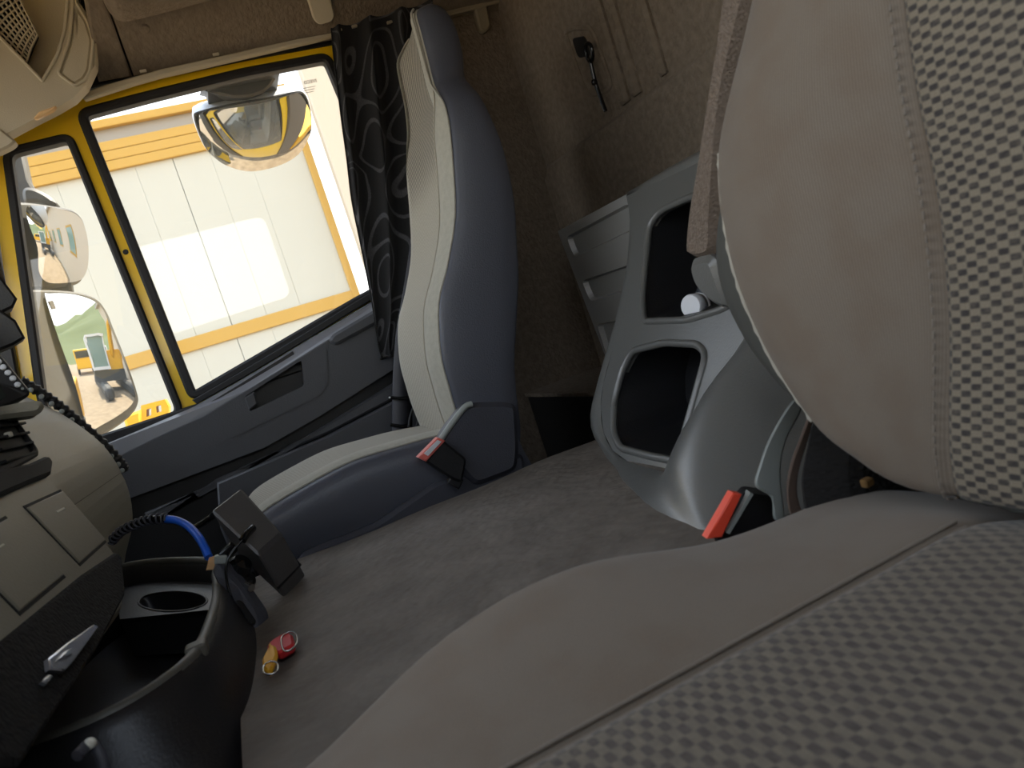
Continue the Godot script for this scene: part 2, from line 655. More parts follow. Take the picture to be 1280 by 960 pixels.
# ---------------------------------------------------------------- cab shell
func shell() -> void:
	var f := setting("floor", "dark cab floor below the seats", "floor")
	obj("floor_pan", box(v(-0.95, -0.05, -1.02), v(0.98, 0, 1.02)), "felt_lining", f)
	var c := setting("ceiling", "flat grey cab roof lining overhead", "ceiling")
	obj("roof_lining", box(v(-0.62, 1.66, -0.78), v(0.98, 1.70, 0.78)), "felt_lining", c)
	obj("roof_skin", box(v(-0.66, 1.71, -1.06), v(1.02, 1.74, 1.06)), "yellow_paint", c)
	# driver's side: doorway between front pillar and rear panel, closed by an added door
	var l := setting("wall_left", "driver side cab wall around the driver door", "wall")
	obj("rear_panel", box(v(0.56, 0, 1.0), v(0.98, 1.72, 1.05)), "felt_lining", l)
	obj("roof_rail", box(v(-0.66, 1.5, 0.98), v(0.98, 1.72, 1.05)), "felt_lining", l)
	obj("sill", box(v(-0.95, -0.05, 1.0), v(0.56, 0.03, 1.05)), "black_plastic", l)
	var dd := setting("door_2", "unseen driver door, added shut with a small open window to limit the light", "door")
	cut_plate("door_frame", [v(-0.42, 0.02, 1.0), v(0.56, 0.02, 1.0), v(0.56, 1.5, 1.0), v(-0.25, 1.5, 1.0), v(-0.36, 0.85, 1.0)], [round_poly([v(-0.23, 0.99, 1.0), v(0.44, 1.01, 1.0), v(0.44, 1.42, 1.0), v(-0.17, 1.42, 1.0)], 0.05)], v(0, 0, 0.05), "door_plastic", dd)  # door shut and opening kept small to hold light off the near seat
	obj("front_pillar", prism([v(-0.95, 0, 1.0), v(-0.42, 0, 1.0), v(-0.34, 0.85, 1.0), v(-0.24, 1.5, 1.0), v(-0.46, 1.6, 1.0), v(-0.80, 0.86, 1.0), v(-0.95, 0.86, 1.0)], v(0, 0, 0.05), 0.004), "yellow_paint", l)
	obj("headliner_slope", prism([v(-0.6, 1.47, 0.995), v(0.98, 1.47, 0.995), v(0.98, 1.66, 0.71), v(-0.6, 1.66, 0.71)], v(0, 0.03, 0.02), 0.002), "felt_lining", l)
	# front wall below the windscreen, and the windscreen
	var w := setting("wall_front", "bulkhead below the windscreen", "wall")
	obj("bulkhead", box(v(-0.98, 0, -1.05), v(-0.93, 0.86, 1.05)), "felt_lining", w)
	obj("header", prism([v(-0.66, 1.55, -1.05), v(-0.46, 1.60, -1.05), v(-0.46, 1.72, -1.05), v(-0.66, 1.72, -1.05)], v(0, 0, 2.1), 0.004), "felt_lining", w)
	var wn := setting("window_1", "large windscreen pane above the dashboard", "window")
	obj("pane", prism([v(-0.93, 0.86, -1.0), v(-0.93, 0.86, 1.0), v(-0.60, 1.58, 1.0), v(-0.60, 1.58, -1.0)], v(-0.005, -0.002, 0)), "glass", wn)
	# passenger's side wall in front of and behind the door
	var r := setting("wall_right", "dark felt side wall behind the passenger door", "wall")
	obj("rear_panel", box(v(0.56, 0, -1.08), v(0.98, 1.6, -0.995)), "felt_lining", r)
	obj("front_pillar", prism([v(-0.95, 0, -1.0), v(-0.47, 0, -1.0), v(-0.385, 0.85, -1.0), v(-0.275, 1.5, -1.0), v(-0.46, 1.6, -1.0), v(-0.80, 0.86, -1.0), v(-0.95, 0.86, -1.0)], v(0, 0, -0.08), 0.004), "black_plastic", r)
	obj("roof_rail", box(v(-0.66, 1.475, -1.08), v(0.98, 1.72, -1.01)), "rubber", r)
	var hook := thing("coat_hook", "small beige coat hook under the ceiling rail behind the passenger seat", "hook", v(0.8798,1.4587,-0.995))
	obj("body", prism(round_poly([v(0.8641,1.5166,-0.975), v(0.8999,1.5171,-0.975), v(0.889,1.4337,-0.975), v(0.8695,1.4228,-0.975), v(0.8567,1.431,-0.975)], 0.01), v(0, 0, -0.022), 0.004), "grey_tab", hook)
	var rail := thing("ceiling_rail", "light trim rail along the roof edge above the coat hook", "rail", v(0.8803,1.4943,-0.98))
	obj("bar", prism([v(0.7784,1.4878,-0.97), v(0.9698,1.5019,-0.97), v(1.2666,1.5248,-0.97), v(1.2671,1.5119,-0.97), v(0.9702,1.4895,-0.97), v(0.7786,1.4759,-0.97)], v(0, 0, -0.03), 0.003), "grey_tab", rail)

# ---------------------------------------------------------------- passenger door
func passenger_door() -> void:
	var d := setting("door_1", "yellow passenger door with dark trim, a large window and a quarter window", "door")
	var zf := v(0, 0, -0.03)
	var win := round_poly([v(-0.0948,1.4381,-1.02), v(0.0522,1.4491,-1.02), v(0.2678,1.4606,-1.02), v(0.4819,1.4611,-1.02), v(0.5247,0.8998,-1.02), v(0.3661,0.8704,-1.02), v(-0.0794,0.7655,-1.02)], 0.03, 7)
	var quarter := round_poly([v(-0.2533,1.3875,-1.02), v(-0.1142,1.3948,-1.02), v(-0.0962,0.7468,-1.02), v(-0.2155,0.7167,-1.02), v(-0.3678,0.7116,-1.02), v(-0.3595,0.8706,-1.02)], 0.028, 7)
	var outer := [v(-0.47, 0.02, -1.02), v(0.555, 0.02, -1.02), v(0.555, 1.45, -1.02), v(0.53, 1.481, -1.02), v(-0.10, 1.466, -1.02), v(-0.27, 1.44, -1.02), v(-0.39, 0.85, -1.02)]
	cut_plate("door_frame", outer, [win, quarter], zf, "yellow_paint", d)
	obj("window_seal", ring(shifted(win, v(0, 0, 0.008)), 0.020, v(0, 0, -0.03)), "rubber", d)
	obj("quarter_seal", ring(shifted(quarter, v(0, 0, 0.008)), 0.017, v(0, 0, -0.03)), "rubber", d)
	var tilt := v(0, 0, -0.003)
	var pane_pts := []
	for p in win:
		pane_pts.append(v(p.x, p.y, -1.037 + (p.y - 1.1) * 0.03))
	var g := obj("pane", prism(pane_pts, v(0, 0, -0.004)), "glass", d)
	var q_pts := []
	for p in quarter:
		q_pts.append(v(p.x, p.y, -1.037 + (p.y - 1.1) * 0.03))
	obj("pane", prism(q_pts, v(0, 0, -0.004)), "glass", d)
	# maker's print in the corner of the pane, on its outside, so it reads reversed from the cab
	var tm := TextMesh.new()
	tm.text = "IVECO"
	tm.font_size = 32
	tm.pixel_size = 0.00034
	tm.depth = 0.0003
	var fnt := SystemFont.new()
	fnt.font_names = PackedStringArray(["Droid Sans"])
	fnt.font_weight = 700
	tm.font = fnt
	tm.material = M["print_grey"]
	var tx := MeshInstance3D.new()
	tx.name = "print"
	tx.mesh = tm
	tx.transform = Transform3D(Basis(v(-1, 0, 0), v(0, 1, 0), v(0, 0, -1)), v(0.4169,1.4059,-1.031))
	g.add_child(tx, true)
	for k in 3:
		var a: Vector3 = v(0.3948,1.3928,-1.031) - v(0, k * 0.0055, 0)
		obj("print", box(a, a + v(0.03 - 0.004 * k, 0.0011, 0.0006), 0.0), "print_grey", g)
	# trim below the window
	obj("inner_skin", box(v(-0.47, 0.02, -1.018), v(0.555, 0.76, -0.985)), "black_plastic", d)
	obj("scraper", prism([v(-0.0726,0.7708,-0.985), v(0.0418,0.7977,-0.985), v(0.2028,0.8376,-0.985), v(0.3678,0.8814,-0.985), v(0.5315,0.9208,-0.985), v(0.5322,0.9043,-0.985), v(0.3683,0.8654,-0.985), v(0.2031,0.8219,-0.985), v(0.042,0.7824,-0.985), v(-0.0661,0.7593,-0.985)], v(0, 0, -0.03), 0.002), "rubber", d)
	obj("sill_strip", prism([v(-0.2794,0.7365,-0.965), v(-0.1483,0.7475,-0.985), v(-0.0667,0.7576,-0.985), v(0.0414,0.7807,-0.985), v(0.2025,0.8202,-0.985), v(0.3689,0.8612,-0.985), v(0.5348,0.8995,-0.985), v(0.5295,0.8727,-0.96), v(0.3637,0.8362,-0.96), v(0.1999,0.7923,-0.96), v(0.0402,0.7524,-0.96), v(-0.0605,0.7279,-0.96), v(-0.1651,0.7162,-0.96), v(-0.2753,0.6997,-0.96)], v(0, 0, -0.03), 0.002), "door_satin", d)
	obj("slot", prism([v(-0.04,0.7539,-0.974), v(0.0329,0.772,-0.974), v(0.1649,0.8064,-0.974), v(0.1659,0.7984,-0.974), v(0.0333,0.7624,-0.974), v(-0.0381,0.7439,-0.974)], v(0, 0, -0.012), 0.001), "black_plastic", d)
	var inset_out := round_poly([v(-0.0593,0.7258,-0.955), v(0.2341,0.7944,-0.955), v(0.2125,0.7145,-0.955), v(0.1843,0.6932,-0.955), v(-0.0205,0.6671,-0.955), v(-0.0395,0.6778,-0.955)], 0.012)
	var recess := round_poly([v(0.0314,0.7423,-0.955), v(0.175,0.7809,-0.955), v(0.1629,0.7236,-0.955), v(0.0316,0.7065,-0.955)], 0.008)
	var panel := cut_plate("upper_panel", [v(-0.327,0.6841,-0.958), v(-0.275,0.6997,-0.958), v(-0.1649,0.7162,-0.958), v(-0.0604,0.7279,-0.958), v(0.0402,0.7524,-0.958), v(0.1997,0.7922,-0.958), v(0.3633,0.8361,-0.958), v(0.5756,0.8855,-0.958), v(0.5216,0.7289,-0.958), v(0.3642,0.6931,-0.958), v(0.1726,0.6468,-0.958), v(0.0345,0.6202,-0.958), v(-0.2483,0.6138,-0.958), v(-0.3534,0.6059,-0.958)], [inset_out], v(0, 0, -0.035), "door_plastic", d)
	cut_plate("handle_plate", inset(inset_out, 0.0025, v(0, 0, 1)), [recess], v(0, 0, -0.03), "door_plastic", d)
	obj("handle_cup", prism(shifted(recess, v(0, 0, -0.035)), v(0, 0, -0.012)), "black_plastic", d)
	obj("pull_handle", prism(round_poly([v(0.0308,0.7406,-0.953), v(0.056,0.7469,-0.953), v(0.0532,0.7178,-0.953), v(0.0306,0.7088,-0.953)], 0.003), v(0, 0, -0.016), 0.003), "door_plastic", d)
	obj("arm_pad", prism(round_poly([v(0.2455,0.8036,-0.945), v(0.2588,0.8147,-0.945), v(0.3727,0.8416,-0.945), v(0.5734,0.8901,-0.945), v(0.5646,0.8523,-0.945), v(0.3611,0.808,-0.945), v(0.2573,0.7882,-0.945)], 0.008), v(0, 0, -0.02), 0.006), "door_plastic", d)
	obj("middle_panel", prism([v(-0.2387,0.5725,-0.965), v(0.0236,0.5875,-0.965), v(0.1638,0.6186,-0.965), v(0.3771,0.667,-0.965), v(0.5108,0.6919,-0.965), v(0.4949,0.6457,-0.965), v(0.347,0.6269,-0.965), v(0.1771,0.602,-0.965), v(-0.0797,0.5854,-0.965), v(-0.2242,0.5427,-0.965)], v(0, 0, -0.03), 0.005), "door_plastic", d)
	obj("door_pocket", prism([v(-0.082,0.5829,-0.945), v(0.1734,0.5985,-0.945), v(0.3414,0.623,-0.945), v(0.4876,0.6414,-0.945), v(0.3982,0.3212,-0.945), v(-0.1029,0.3736,-0.945), v(-0.1072,0.4885,-0.945)], v(0, 0, -0.04), 0.004), "door_plastic", d)
	obj("pillar_screw", lathe([Vector2(0, 0.003), Vector2(0.005, 0.003), Vector2(0.006, 0)], v(-0.0968,1.1223,-1.02), v(0, 0, 1), 12), "rubber", d)

# ---------------------------------------------------------------- roof lining over the door, overhead console
func headliner() -> void:
	var n := v(0, -1, 0.667).normalized()
	var h := setting("trim_1", "brown felt lining sloping up from the passenger door to the roof", "lining")
	var a := [v(0.0349,1.556,-0.8736), v(0.0413,1.4741,-0.9963), v(-0.1358,1.4653,-1.0095)]
	var low := v(0, 1.475, -0.995)
	var up := v(0, 0.19, 0.285)
	# two felt panels meeting in a seam
	var s0: float = a[1].x
	obj("panel", prism([v(s0 + 0.002, low.y, low.z), v(0.98, low.y, low.z), v(0.98, low.y, low.z) + up, v(s0 - 0.004, low.y, low.z) + up], -n * 0.03, 0.004), "felt_lining", h)
	obj("panel", prism([v(-0.028, low.y, low.z), v(s0 - 0.002, low.y, low.z), v(s0 - 0.008, low.y, low.z) + up, v(0.03, low.y, low.z) + up], -n * 0.03, 0.004), "felt_lining", h)
	var bpos: Vector3 = [v(0.093,1.5327,-0.9085)][0]
	obj("button", lathe([Vector2(0, 0.004), Vector2(0.008, 0.0035), Vector2(0.0115, 0)], bpos, n, 20), "felt_lining", h)
	obj("edge_strip", prism([v(-0.071,1.4543,-0.978), v(-0.0204,1.4632,-0.978), v(0.0986,1.4754,-0.978), v(0.2746,1.4824,-0.978), v(0.4876,1.4934,-0.978), v(0.733,1.5108,-0.978), v(0.8893,1.5223,-0.978), v(0.8874,1.5104,-0.978), v(0.7305,1.4974,-0.978), v(0.4846,1.4788,-0.978), v(0.2699,1.4687,-0.978), v(0.0935,1.4604,-0.978), v(0.0386,1.4552,-0.978), v(-0.066,1.4412,-0.978)], v(0, 0, -0.02), 0.003), "beige_plastic", h)
	for q in [[v(0.0639,1.4762,-0.977)], [v(0.2219,1.4843,-0.977)], [v(0.3841,1.4921,-0.977)]]:
		obj("clip", rbox(q[0], v(0.014, 0.006, 0.006), 0.002), "beige_plastic", h)
	var tab := thing("visor_tab", "light grey rounded tab hanging from the felt lining above the curtain", "tab", v(0.4742,1.5163,-0.93))
	obj("body", prism(round_poly([v(0.4243,1.5702,-0.8278), v(0.4775,1.5736,-0.8227), v(0.4978,1.5027,-0.9289), v(0.4891,1.4949,-0.9407), v(0.4604,1.4933,-0.943), v(0.4484,1.5,-0.9331)], 0.008), n * -0.012, 0.003), "beige_plastic", tab)
	var pad := thing("roof_bolster", "rounded grey felt roll under the roof beside the overhead console", "bolster", v(0.1751,1.5744,-0.83))
	var pth := smooth_path([v(0.0341,1.6144,-0.83), v(0.0813,1.6138,-0.83), v(0.2251,1.629,-0.83), v(0.5054,1.6631,-0.83)], 6)
	var tp := []
	for i in pth.size():
		tp.append(minf(1.0, 0.45 + 0.16 * i))
	obj("roll", tube(pth, 0.088, 20, tp), "felt_lining", pad)
	# overhead console over the front of the door
	var o := thing("overhead_console", "beige plastic overhead console with a lattice grille and a small lamp", "console", v(-0.1448,1.4788,-0.93))
	var body := [v(-0.2465,1.8368,-0.92), v(0.0442,1.8037,-0.92), v(-0.0116,1.6151,-0.92), v(-0.0015,1.5772,-0.92), v(-0.0021,1.5342,-0.92), v(-0.022,1.4845,-0.92), v(-0.053,1.4471,-0.92), v(-0.0828,1.4264,-0.92), v(-0.1205,1.4126,-0.92), v(-0.1697,1.3983,-0.92), v(-0.2152,1.3837,-0.92), v(-0.4129,1.3379,-0.92)]
	var dark_hole := round_poly([v(-0.2305,1.8044,-0.92), v(0.0221,1.7738,-0.92), v(-0.0261,1.6174,-0.92), v(-0.0527,1.5562,-0.92), v(-0.0811,1.5119,-0.92), v(-0.1272,1.4633,-0.92), v(-0.1726,1.5623,-0.92), v(-0.2551,1.7307,-0.92)], 0.008)
	var side_hole := round_poly([v(0.0127,1.7099,-0.92), v(-0.0137,1.6089,-0.92), v(-0.0046,1.5678,-0.92), v(-0.0071,1.5284,-0.92), v(-0.033,1.4699,-0.92), v(-0.0494,1.4531,-0.92), v(-0.0737,1.4445,-0.92), v(-0.0973,1.4772,-0.92), v(-0.0537,1.5399,-0.92), v(-0.027,1.6011,-0.92)], 0.008)
	cut_plate("body", body, [dark_hole], v(0, 0, -0.04), "beige_plastic", o)
	var liner := []
	for k in 5:
		var r := shifted(dark_hole, v(0, 0, -0.002 - 0.015 * k))
		r.append(r[0])
		liner.append(r)
	obj("recess_wall", grid(liner), "beige_plastic", o)
	obj("recess_panel", prism(shifted(dark_hole, v(0, 0, -0.062)), v(0, 0, -0.01)), "beige_plastic", o)
	obj("recess_rim", ring(shifted(dark_hole, v(0, 0, 0.004)), 0.006, v(0, 0, -0.02)), "beige_plastic", o)
	obj("side_rim", ring(shifted(side_hole, v(0, 0, 0.006)), 0.005, v(0, 0, -0.012)), "beige_plastic", o)
	obj("side_pad", prism(inset(shifted(side_hole, v(0, 0, 0.0035)), 0.007, newell(side_hole)), v(0, 0, -0.01), 0.003), "beige_plastic", o)
	# lattice grille standing in the recess
	var gq := [v(-0.1998,1.6201,-0.935), v(-0.1169,1.6616,-0.935), v(-0.1064,1.5656,-0.935), v(-0.1436,1.5166,-0.935)]
	obj("grille_back", prism(shifted(gq, v(0, 0, -0.008)), v(0, 0, -0.004)), "plain_black", o)
	for k in 10:
		var t := k / 9.0
		var a0: Vector3 = gq[0].lerp(gq[1], t)
		var a1: Vector3 = gq[3].lerp(gq[2], t)
		obj("grille_bar", tube([a0, a0.lerp(a1, 0.5) + v(0, 0, 0.006), a1], 0.0021, 6), "beige_plastic", o)
		var b0: Vector3 = gq[0].lerp(gq[3], t)
		var b1: Vector3 = gq[1].lerp(gq[2], t)
		obj("grille_bar", tube([b0, b0.lerp(b1, 0.5) + v(0, 0, 0.006), b1], 0.0021, 6), "beige_plastic", o)
	obj("lamp_lens", prism(round_poly([v(-0.1661,1.3967,-0.908), v(-0.152,1.4083,-0.908), v(-0.1162,1.414,-0.908), v(-0.1221,1.4054,-0.908), v(-0.1404,1.3994,-0.908), v(-0.1599,1.3937,-0.908)], 0.006), v(0, 0, -0.012), 0.003), "amber_lens", o)
	var pt := thing("pillar_trim", "pale plastic end cap of the front pillar trim below the overhead console", "trim", v(-0.2325,1.3696,-0.93))
	obj("body", prism(round_poly([v(-0.2891,1.4615,-0.915), v(-0.2281,1.3929,-0.915), v(-0.2095,1.3629,-0.915), v(-0.2206,1.3556,-0.915), v(-0.2427,1.3493,-0.915), v(-0.3335,1.3286,-0.915)], 0.006), v(0, 0, -0.03), 0.004), "beige_plastic", pt)

# ---------------------------------------------------------------- rear wall
func rear_wall() -> void:
	var w := setting("wall_back", "dark felt rear wall of the cab with pressed ribs", "wall")
	obj("felt", box(v(0.93, 0.86, -1.05), v(0.98, 1.72, 1.05)), "felt_lining", w)
	obj("lower_felt", box(v(0.91, 0, -1.05), v(0.96, 0.86, 1.05)), "felt_lining", w)
	# lower band, standing proud, in two lengths
	obj("band", prism([v(0.905, 0.885, -0.955), v(0.905, 0.885, 1.0), v(0.905, 1.06, 1.0), v(0.905, 1.06, -0.955)], v(0.04, 0, 0), 0.008), "felt_lining", w)
	obj("band_end", prism([v(0.912, 0.86, -1.0), v(0.912, 0.875, -0.958), v(0.912, 1.06, -0.958), v(0.912, 1.04, -1.0)], v(0.04, 0, 0), 0.008), "felt_lining", w)
	for q in [[v(0.93,1.0848,-0.5744), v(0.93,1.0898,-0.5338)], [v(0.93,1.0918,-0.5259), v(0.93,1.0965,-0.4875)], [v(0.93,1.1013,-0.421), v(0.93,1.1041,-0.3909)]]:
		var z0: float = q[0].z + 0.004
		var z1: float = q[1].z - 0.004
		obj("rib", prism([v(0.917, 1.075, z0), v(0.917, 1.075, z1), v(0.917, 1.66, z1), v(0.917, 1.66, z0)], v(0.02, 0, 0), 0.007), "felt_lining", w)
	var fr := round_poly([v(0.925,1.2967,-0.7161), v(0.925,1.2956,-0.6822), v(0.925,1.2645,-0.6069), v(0.925,1.2383,-0.5941), v(0.925,1.1288,-0.5842), v(0.925,1.1167,-0.6065), v(0.925,1.1289,-0.6672), v(0.925,1.1504,-0.7053)], 0.02)
	obj("niche_rim", ring(fr, 0.012, v(0.012, 0, 0)), "felt_lining", w)
	obj("niche_cup", prism(round_poly([v(0.926,1.2689,-0.6866), v(0.926,1.2508,-0.6339), v(0.926,1.2081,-0.6356), v(0.926,1.2237,-0.6853)], 0.012), v(0.006, 0, 0), 0.002), "plain_black", w)
	# folded strap rod on the wall
	var r := thing("strap_rod", "black plastic rod with a loop end hanging on the rear wall", "rod", v(0.91,1.1498,-0.613))
	obj("rod", tube([v(0.905,1.1871,-0.6052), v(0.905,1.166,-0.6079), v(0.905,1.1447,-0.6107), v(0.905,1.1144,-0.6081), v(0.905,1.0801,-0.6043)], 0.0045, 8), "gloss_black", r)
	var loop := smooth_path([v(0.905,1.1858,-0.6061), v(0.905,1.2054,-0.612), v(0.905,1.2199,-0.606), v(0.905,1.2212,-0.5935), v(0.905,1.2109,-0.5853), v(0.905,1.1927,-0.59)], 4, true)
	loop.append(loop[0])
	obj("loop", tube(loop, 0.004, 8), "gloss_black", r)
	obj("knob", lathe([Vector2(0, 0.006), Vector2(0.006, 0.004), Vector2(0.007, 0), Vector2(0.006, -0.004), Vector2(0, -0.006)], v(0.902,1.1446,-0.6089), v(-1, 0, 0), 12), "gloss_black", r)
	var lw := thing("wall_box", "black locker below the felt wall behind the passenger seat", "locker", v(0.75, 0.25, -0.8))
	obj("body", box(v(0.68, 0.0, -0.99), v(0.9, 0.518, -0.55), 0.006), "black_plastic", lw)
	obj("lid", box(v(0.675, 0.519, -0.993), v(0.905, 0.528, -0.545), 0.003), "felt_lining", lw)

# ---------------------------------------------------------------- tunnel cover
func tunnel_cover() -> void:
	var t := thing("tunnel_cover", "grey scuffed vinyl mat over the engine tunnel between the seats", "mat", v(0.3, 0.3, 0.0))
	var rows := []
	for i in 33:
		var x := -0.075 + 0.735 * i / 32.0
		var line := []
		for k in [[-0.315, 0.36], [-0.314, 0.46], [-0.309, 0.489], [-0.297, 0.499], [-0.26, 0.502], [-0.15, 0.503], [-0.05, 0.501], [0.08, 0.5], [0.2, 0.5], [0.33, 0.498], [0.368, 0.488], [0.376, 0.42]]:
			var wv := 0.0012 * sin(x * 31.0 + k[0] * 17.0) + 0.001 * sin(x * 13.0 - k[0] * 29.0)
			line.append(v(x, k[1] + wv, k[0]))
		rows.append(line)
	obj("top", grid(refine(rows, 3, 1)), "mat_vinyl", t)
	obj("base", box(v(-0.07, 0.0, -0.30), v(0.66, 0.45, 0.36)), "felt_lining", t)

# ---------------------------------------------------------------- driver's seat
func driver_seat() -> void:
	var s := thing("driver_seat", "near seat in worn brown-grey cloth with a checked centre", "seat", v(0.2, 0.1, 0.64))
	var zc := 0.645
	# backrest: rows from bottom to top [y, edge x, edge z, crest x, seam x]
	var prof := [
		[0.560, 0.392, 0.470, 0.380, 0.378], [0.565, 0.366, 0.461, 0.352, 0.359], [0.588, 0.360, 0.438, 0.342, 0.358], [0.612, 0.356, 0.414, 0.340, 0.362],
		[0.668, 0.362, 0.377, 0.345, 0.374], [0.735, 0.375, 0.352, 0.356, 0.388], [0.812, 0.402, 0.343, 0.378, 0.406],
		[0.90, 0.437, 0.376, 0.408, 0.428], [1.0, 0.475, 0.41, 0.445, 0.455], [1.12, 0.52, 0.43, 0.49, 0.495]]
	var edge := []
	var plain := []
	var plain_r := []
	var centre := []
	var side := []
	for p in prof:
		var zs: float = 0.525 + 0.006 * sin(p[0] * 20.0)
		var low_t: float = 1.0 - smoothstep(0.555, 0.60, p[0])
		var ez: float = p[2] + 0.006 * smoothstep(0.57, 0.64, p[0]) * (1.0 - smoothstep(0.72, 0.82, p[0]))
		var zm: float = lerpf(ez, zs, 0.42)
		var y: float = p[0]
		plain.append([v(p[1] + 0.012, y + 0.015 * low_t, ez - 0.002), v(p[1] - 0.008, y + 0.013 * low_t, ez + 0.010), v(p[3], y + 0.007 * low_t, zm), v(p[4] - 0.004, y + 0.002 * low_t, zs - 0.018), v(p[4] + 0.003, y, zs)])
		centre.append([v(p[4] + 0.003, y, zs), v(p[4] - 0.003, y, zs + 0.012), v(p[4] - 0.006, y, zc), v(p[4] - 0.003, y, 2 * zc - zs - 0.012), v(p[4] + 0.003, y, 2 * zc - zs)])
		plain_r.append([v(p[4] + 0.003, y, 2 * zc - zs), v(p[4] - 0.004, y, 2 * zc - zs + 0.018), v(p[3], y, 2 * zc - zm), v(p[1] + 0.02, y, 2 * zc - p[2])])
		var flare: float = 0.008 + 0.036 * smoothstep(0.575, 0.64, y) * (1.0 - smoothstep(0.72, 0.84, y))
		side.append([v(p[1] + 0.11, y - 0.004, p[2] + 0.02), v(p[1] + 0.05, y + 0.015 * low_t - 0.004, p[2] - flare * 0.9), v(p[1] + 0.022, y + 0.015 * low_t, p[2] - flare), v(p[1] + 0.012, y + 0.015 * low_t, ez - 0.002)])
		edge.append(v(p[1] - 0.007, y + 0.014 * low_t, ez + 0.0085))
	var frng := RandomNumberGenerator.new()
	frng.seed = 31
	var fray := smooth_path(edge.slice(3, 7), 12)
	var ft := []
	for i in fray.size():
		ft.append(frng.randf_range(0.6, 1.5))
	var fray_st := tube(fray, 0.0018, 6, ft)
	obj("back_bolster", grid(refine(plain, 5, 6)), "cord_cloth", s)
	obj("back_centre", grid(refine(centre, 4, 6)), "check_cloth", s)
	obj("back_bolster", grid(refine(plain_r, 5, 6)), "cord_cloth", s)
	obj("back_side", grid(refine(side, 3, 6)), "leather_grey", s)
	obj("frayed_piping", fray_st, "thread", part(s, "back_bolster"))
	obj("back_shell", prism([v(0.44, 0.52, 0.46), v(0.44, 0.52, 0.83), v(0.62, 1.12, 0.86), v(0.62, 1.12, 0.46)], v(0.05, -0.01, 0), 0.02), "black_plastic", s)
	# double seams beside the centre
	for off in [-0.0075, 0.0]:
		var line := []
		for p in prof:
			line.append(v(p[4] - (0.0042 if off < 0 else -0.0015), p[0], 0.525 + 0.006 * sin(p[0] * 20.0) + off))
		obj("stitching", stitches(smooth_path(line, 6), 0.0042, 0.0026, 0.0008), "cord_thread", part(s, "back_centre"))
	# frayed hem along the lower edge of the backrest
	var hem := smooth_path([v(0.386, 0.575, 0.462), v(0.374, 0.568, 0.482), v(0.368, 0.563, 0.505), v(0.366, 0.560, 0.53), v(0.362, 0.559, 0.645), v(0.366, 0.559, 0.77)], 14)
	var tp := []
	var rng := RandomNumberGenerator.new()
	rng.seed = 8
	for i in hem.size():
		tp.append(rng.randf_range(0.6, 1.5))
		hem[i] += v(rng.randf_range(-0.001, 0.001), rng.randf_range(-0.001, 0.001), 0)
	obj("hem", tube(hem, 0.002, 6, tp), "leather_grey", part(s, "back_centre"))
	# cushion: columns from the tunnel side to the centre and over
	var cr := []
	var cc := []
	var cl := []
	for q in [[-0.17, 0.485], [-0.14, 0.515], [-0.09, 0.530], [-0.029, 0.5400], [0.072, 0.574], [0.163, 0.579], [0.263, 0.5545], [0.337, 0.547], [0.385, 0.545], [0.43, 0.525]]:
		var x: float = q[0]
		var y: float = q[1]
		var ys: float = 0.556 - maxf(0.0, -0.03 - x) * 0.42 - 0.30 * maxf(0.0, x - 0.335)
		cr.append([v(x, y - 0.11, 0.392), v(x, y - 0.03, 0.384), v(x, y - 0.008, 0.390), v(x, y, 0.403), v(x, lerpf(y, ys, 0.5) + 0.004, 0.46), v(x, ys + 0.003, 0.52), v(x, ys - 0.002, 0.535)])
		cc.append([v(x, ys - 0.002, 0.535), v(x, ys + 0.003, 0.547), v(x, ys + 0.001, zc), v(x, ys + 0.003, 2 * zc - 0.547), v(x, ys - 0.002, 2 * zc - 0.535)])
		cl.append([v(x, ys - 0.002, 2 * zc - 0.535), v(x, ys + 0.006, 2 * zc - 0.50), v(x, y, 2 * zc - 0.40), v(x, y - 0.1, 2 * zc - 0.39)])
	obj("cushion_bolster", grid(refine(cr, 4, 6)), "cord_cloth", s)
	obj("cushion_centre", grid(refine(cc, 5, 6)), "check_worn", s)
	obj("cushion_bolster", grid(refine(cl, 4, 6)), "cord_cloth", s)
	for off in [-0.006, 0.0]:
		obj("seam", tube([v(-0.10, 0.527, 0.535 + off), v(-0.03, 0.5565, 0.535 + off), v(0.1, 0.5565, 0.535 + off), v(0.34, 0.5565, 0.535 + off)] if off == 0.0 else [v(-0.03, 0.559, 0.529), v(0.34, 0.559, 0.529)], 0.0012, 6), "cord_thread", part(s, "cushion_centre"))
	obj("pedestal", box(v(-0.06, 0.0, 0.44), v(0.44, 0.47, 0.86), 0.02), "black_plastic", s)
	# folded up armrest on the tunnel side
	var arm := smooth_path([v(0.44,0.9729,0.3839), v(0.44,0.8946,0.3171), v(0.44,0.8245,0.2585), v(0.44,0.7706,0.2137), v(0.44,0.7428,0.2036), v(0.44,0.7366,0.2432), v(0.44,0.776,0.2683), v(0.44,0.8539,0.3188), v(0.44,0.9041,0.3674), v(0.44,0.9532,0.4173)], 5, true)
	obj("armrest", prism(arm, v(0.05, 0.012, 0), 0.008), "felt_arm", s)
	obj("armrest_pivot", prism(round_poly([v(0.437,0.7397,0.2077), v(0.437,0.7385,0.2457), v(0.437,0.718,0.2484), v(0.437,0.6813,0.251), v(0.437,0.6941,0.2216), v(0.437,0.7142,0.2045)], 0.012), v(0.05, 0, 0), 0.006), "console_plastic", s)
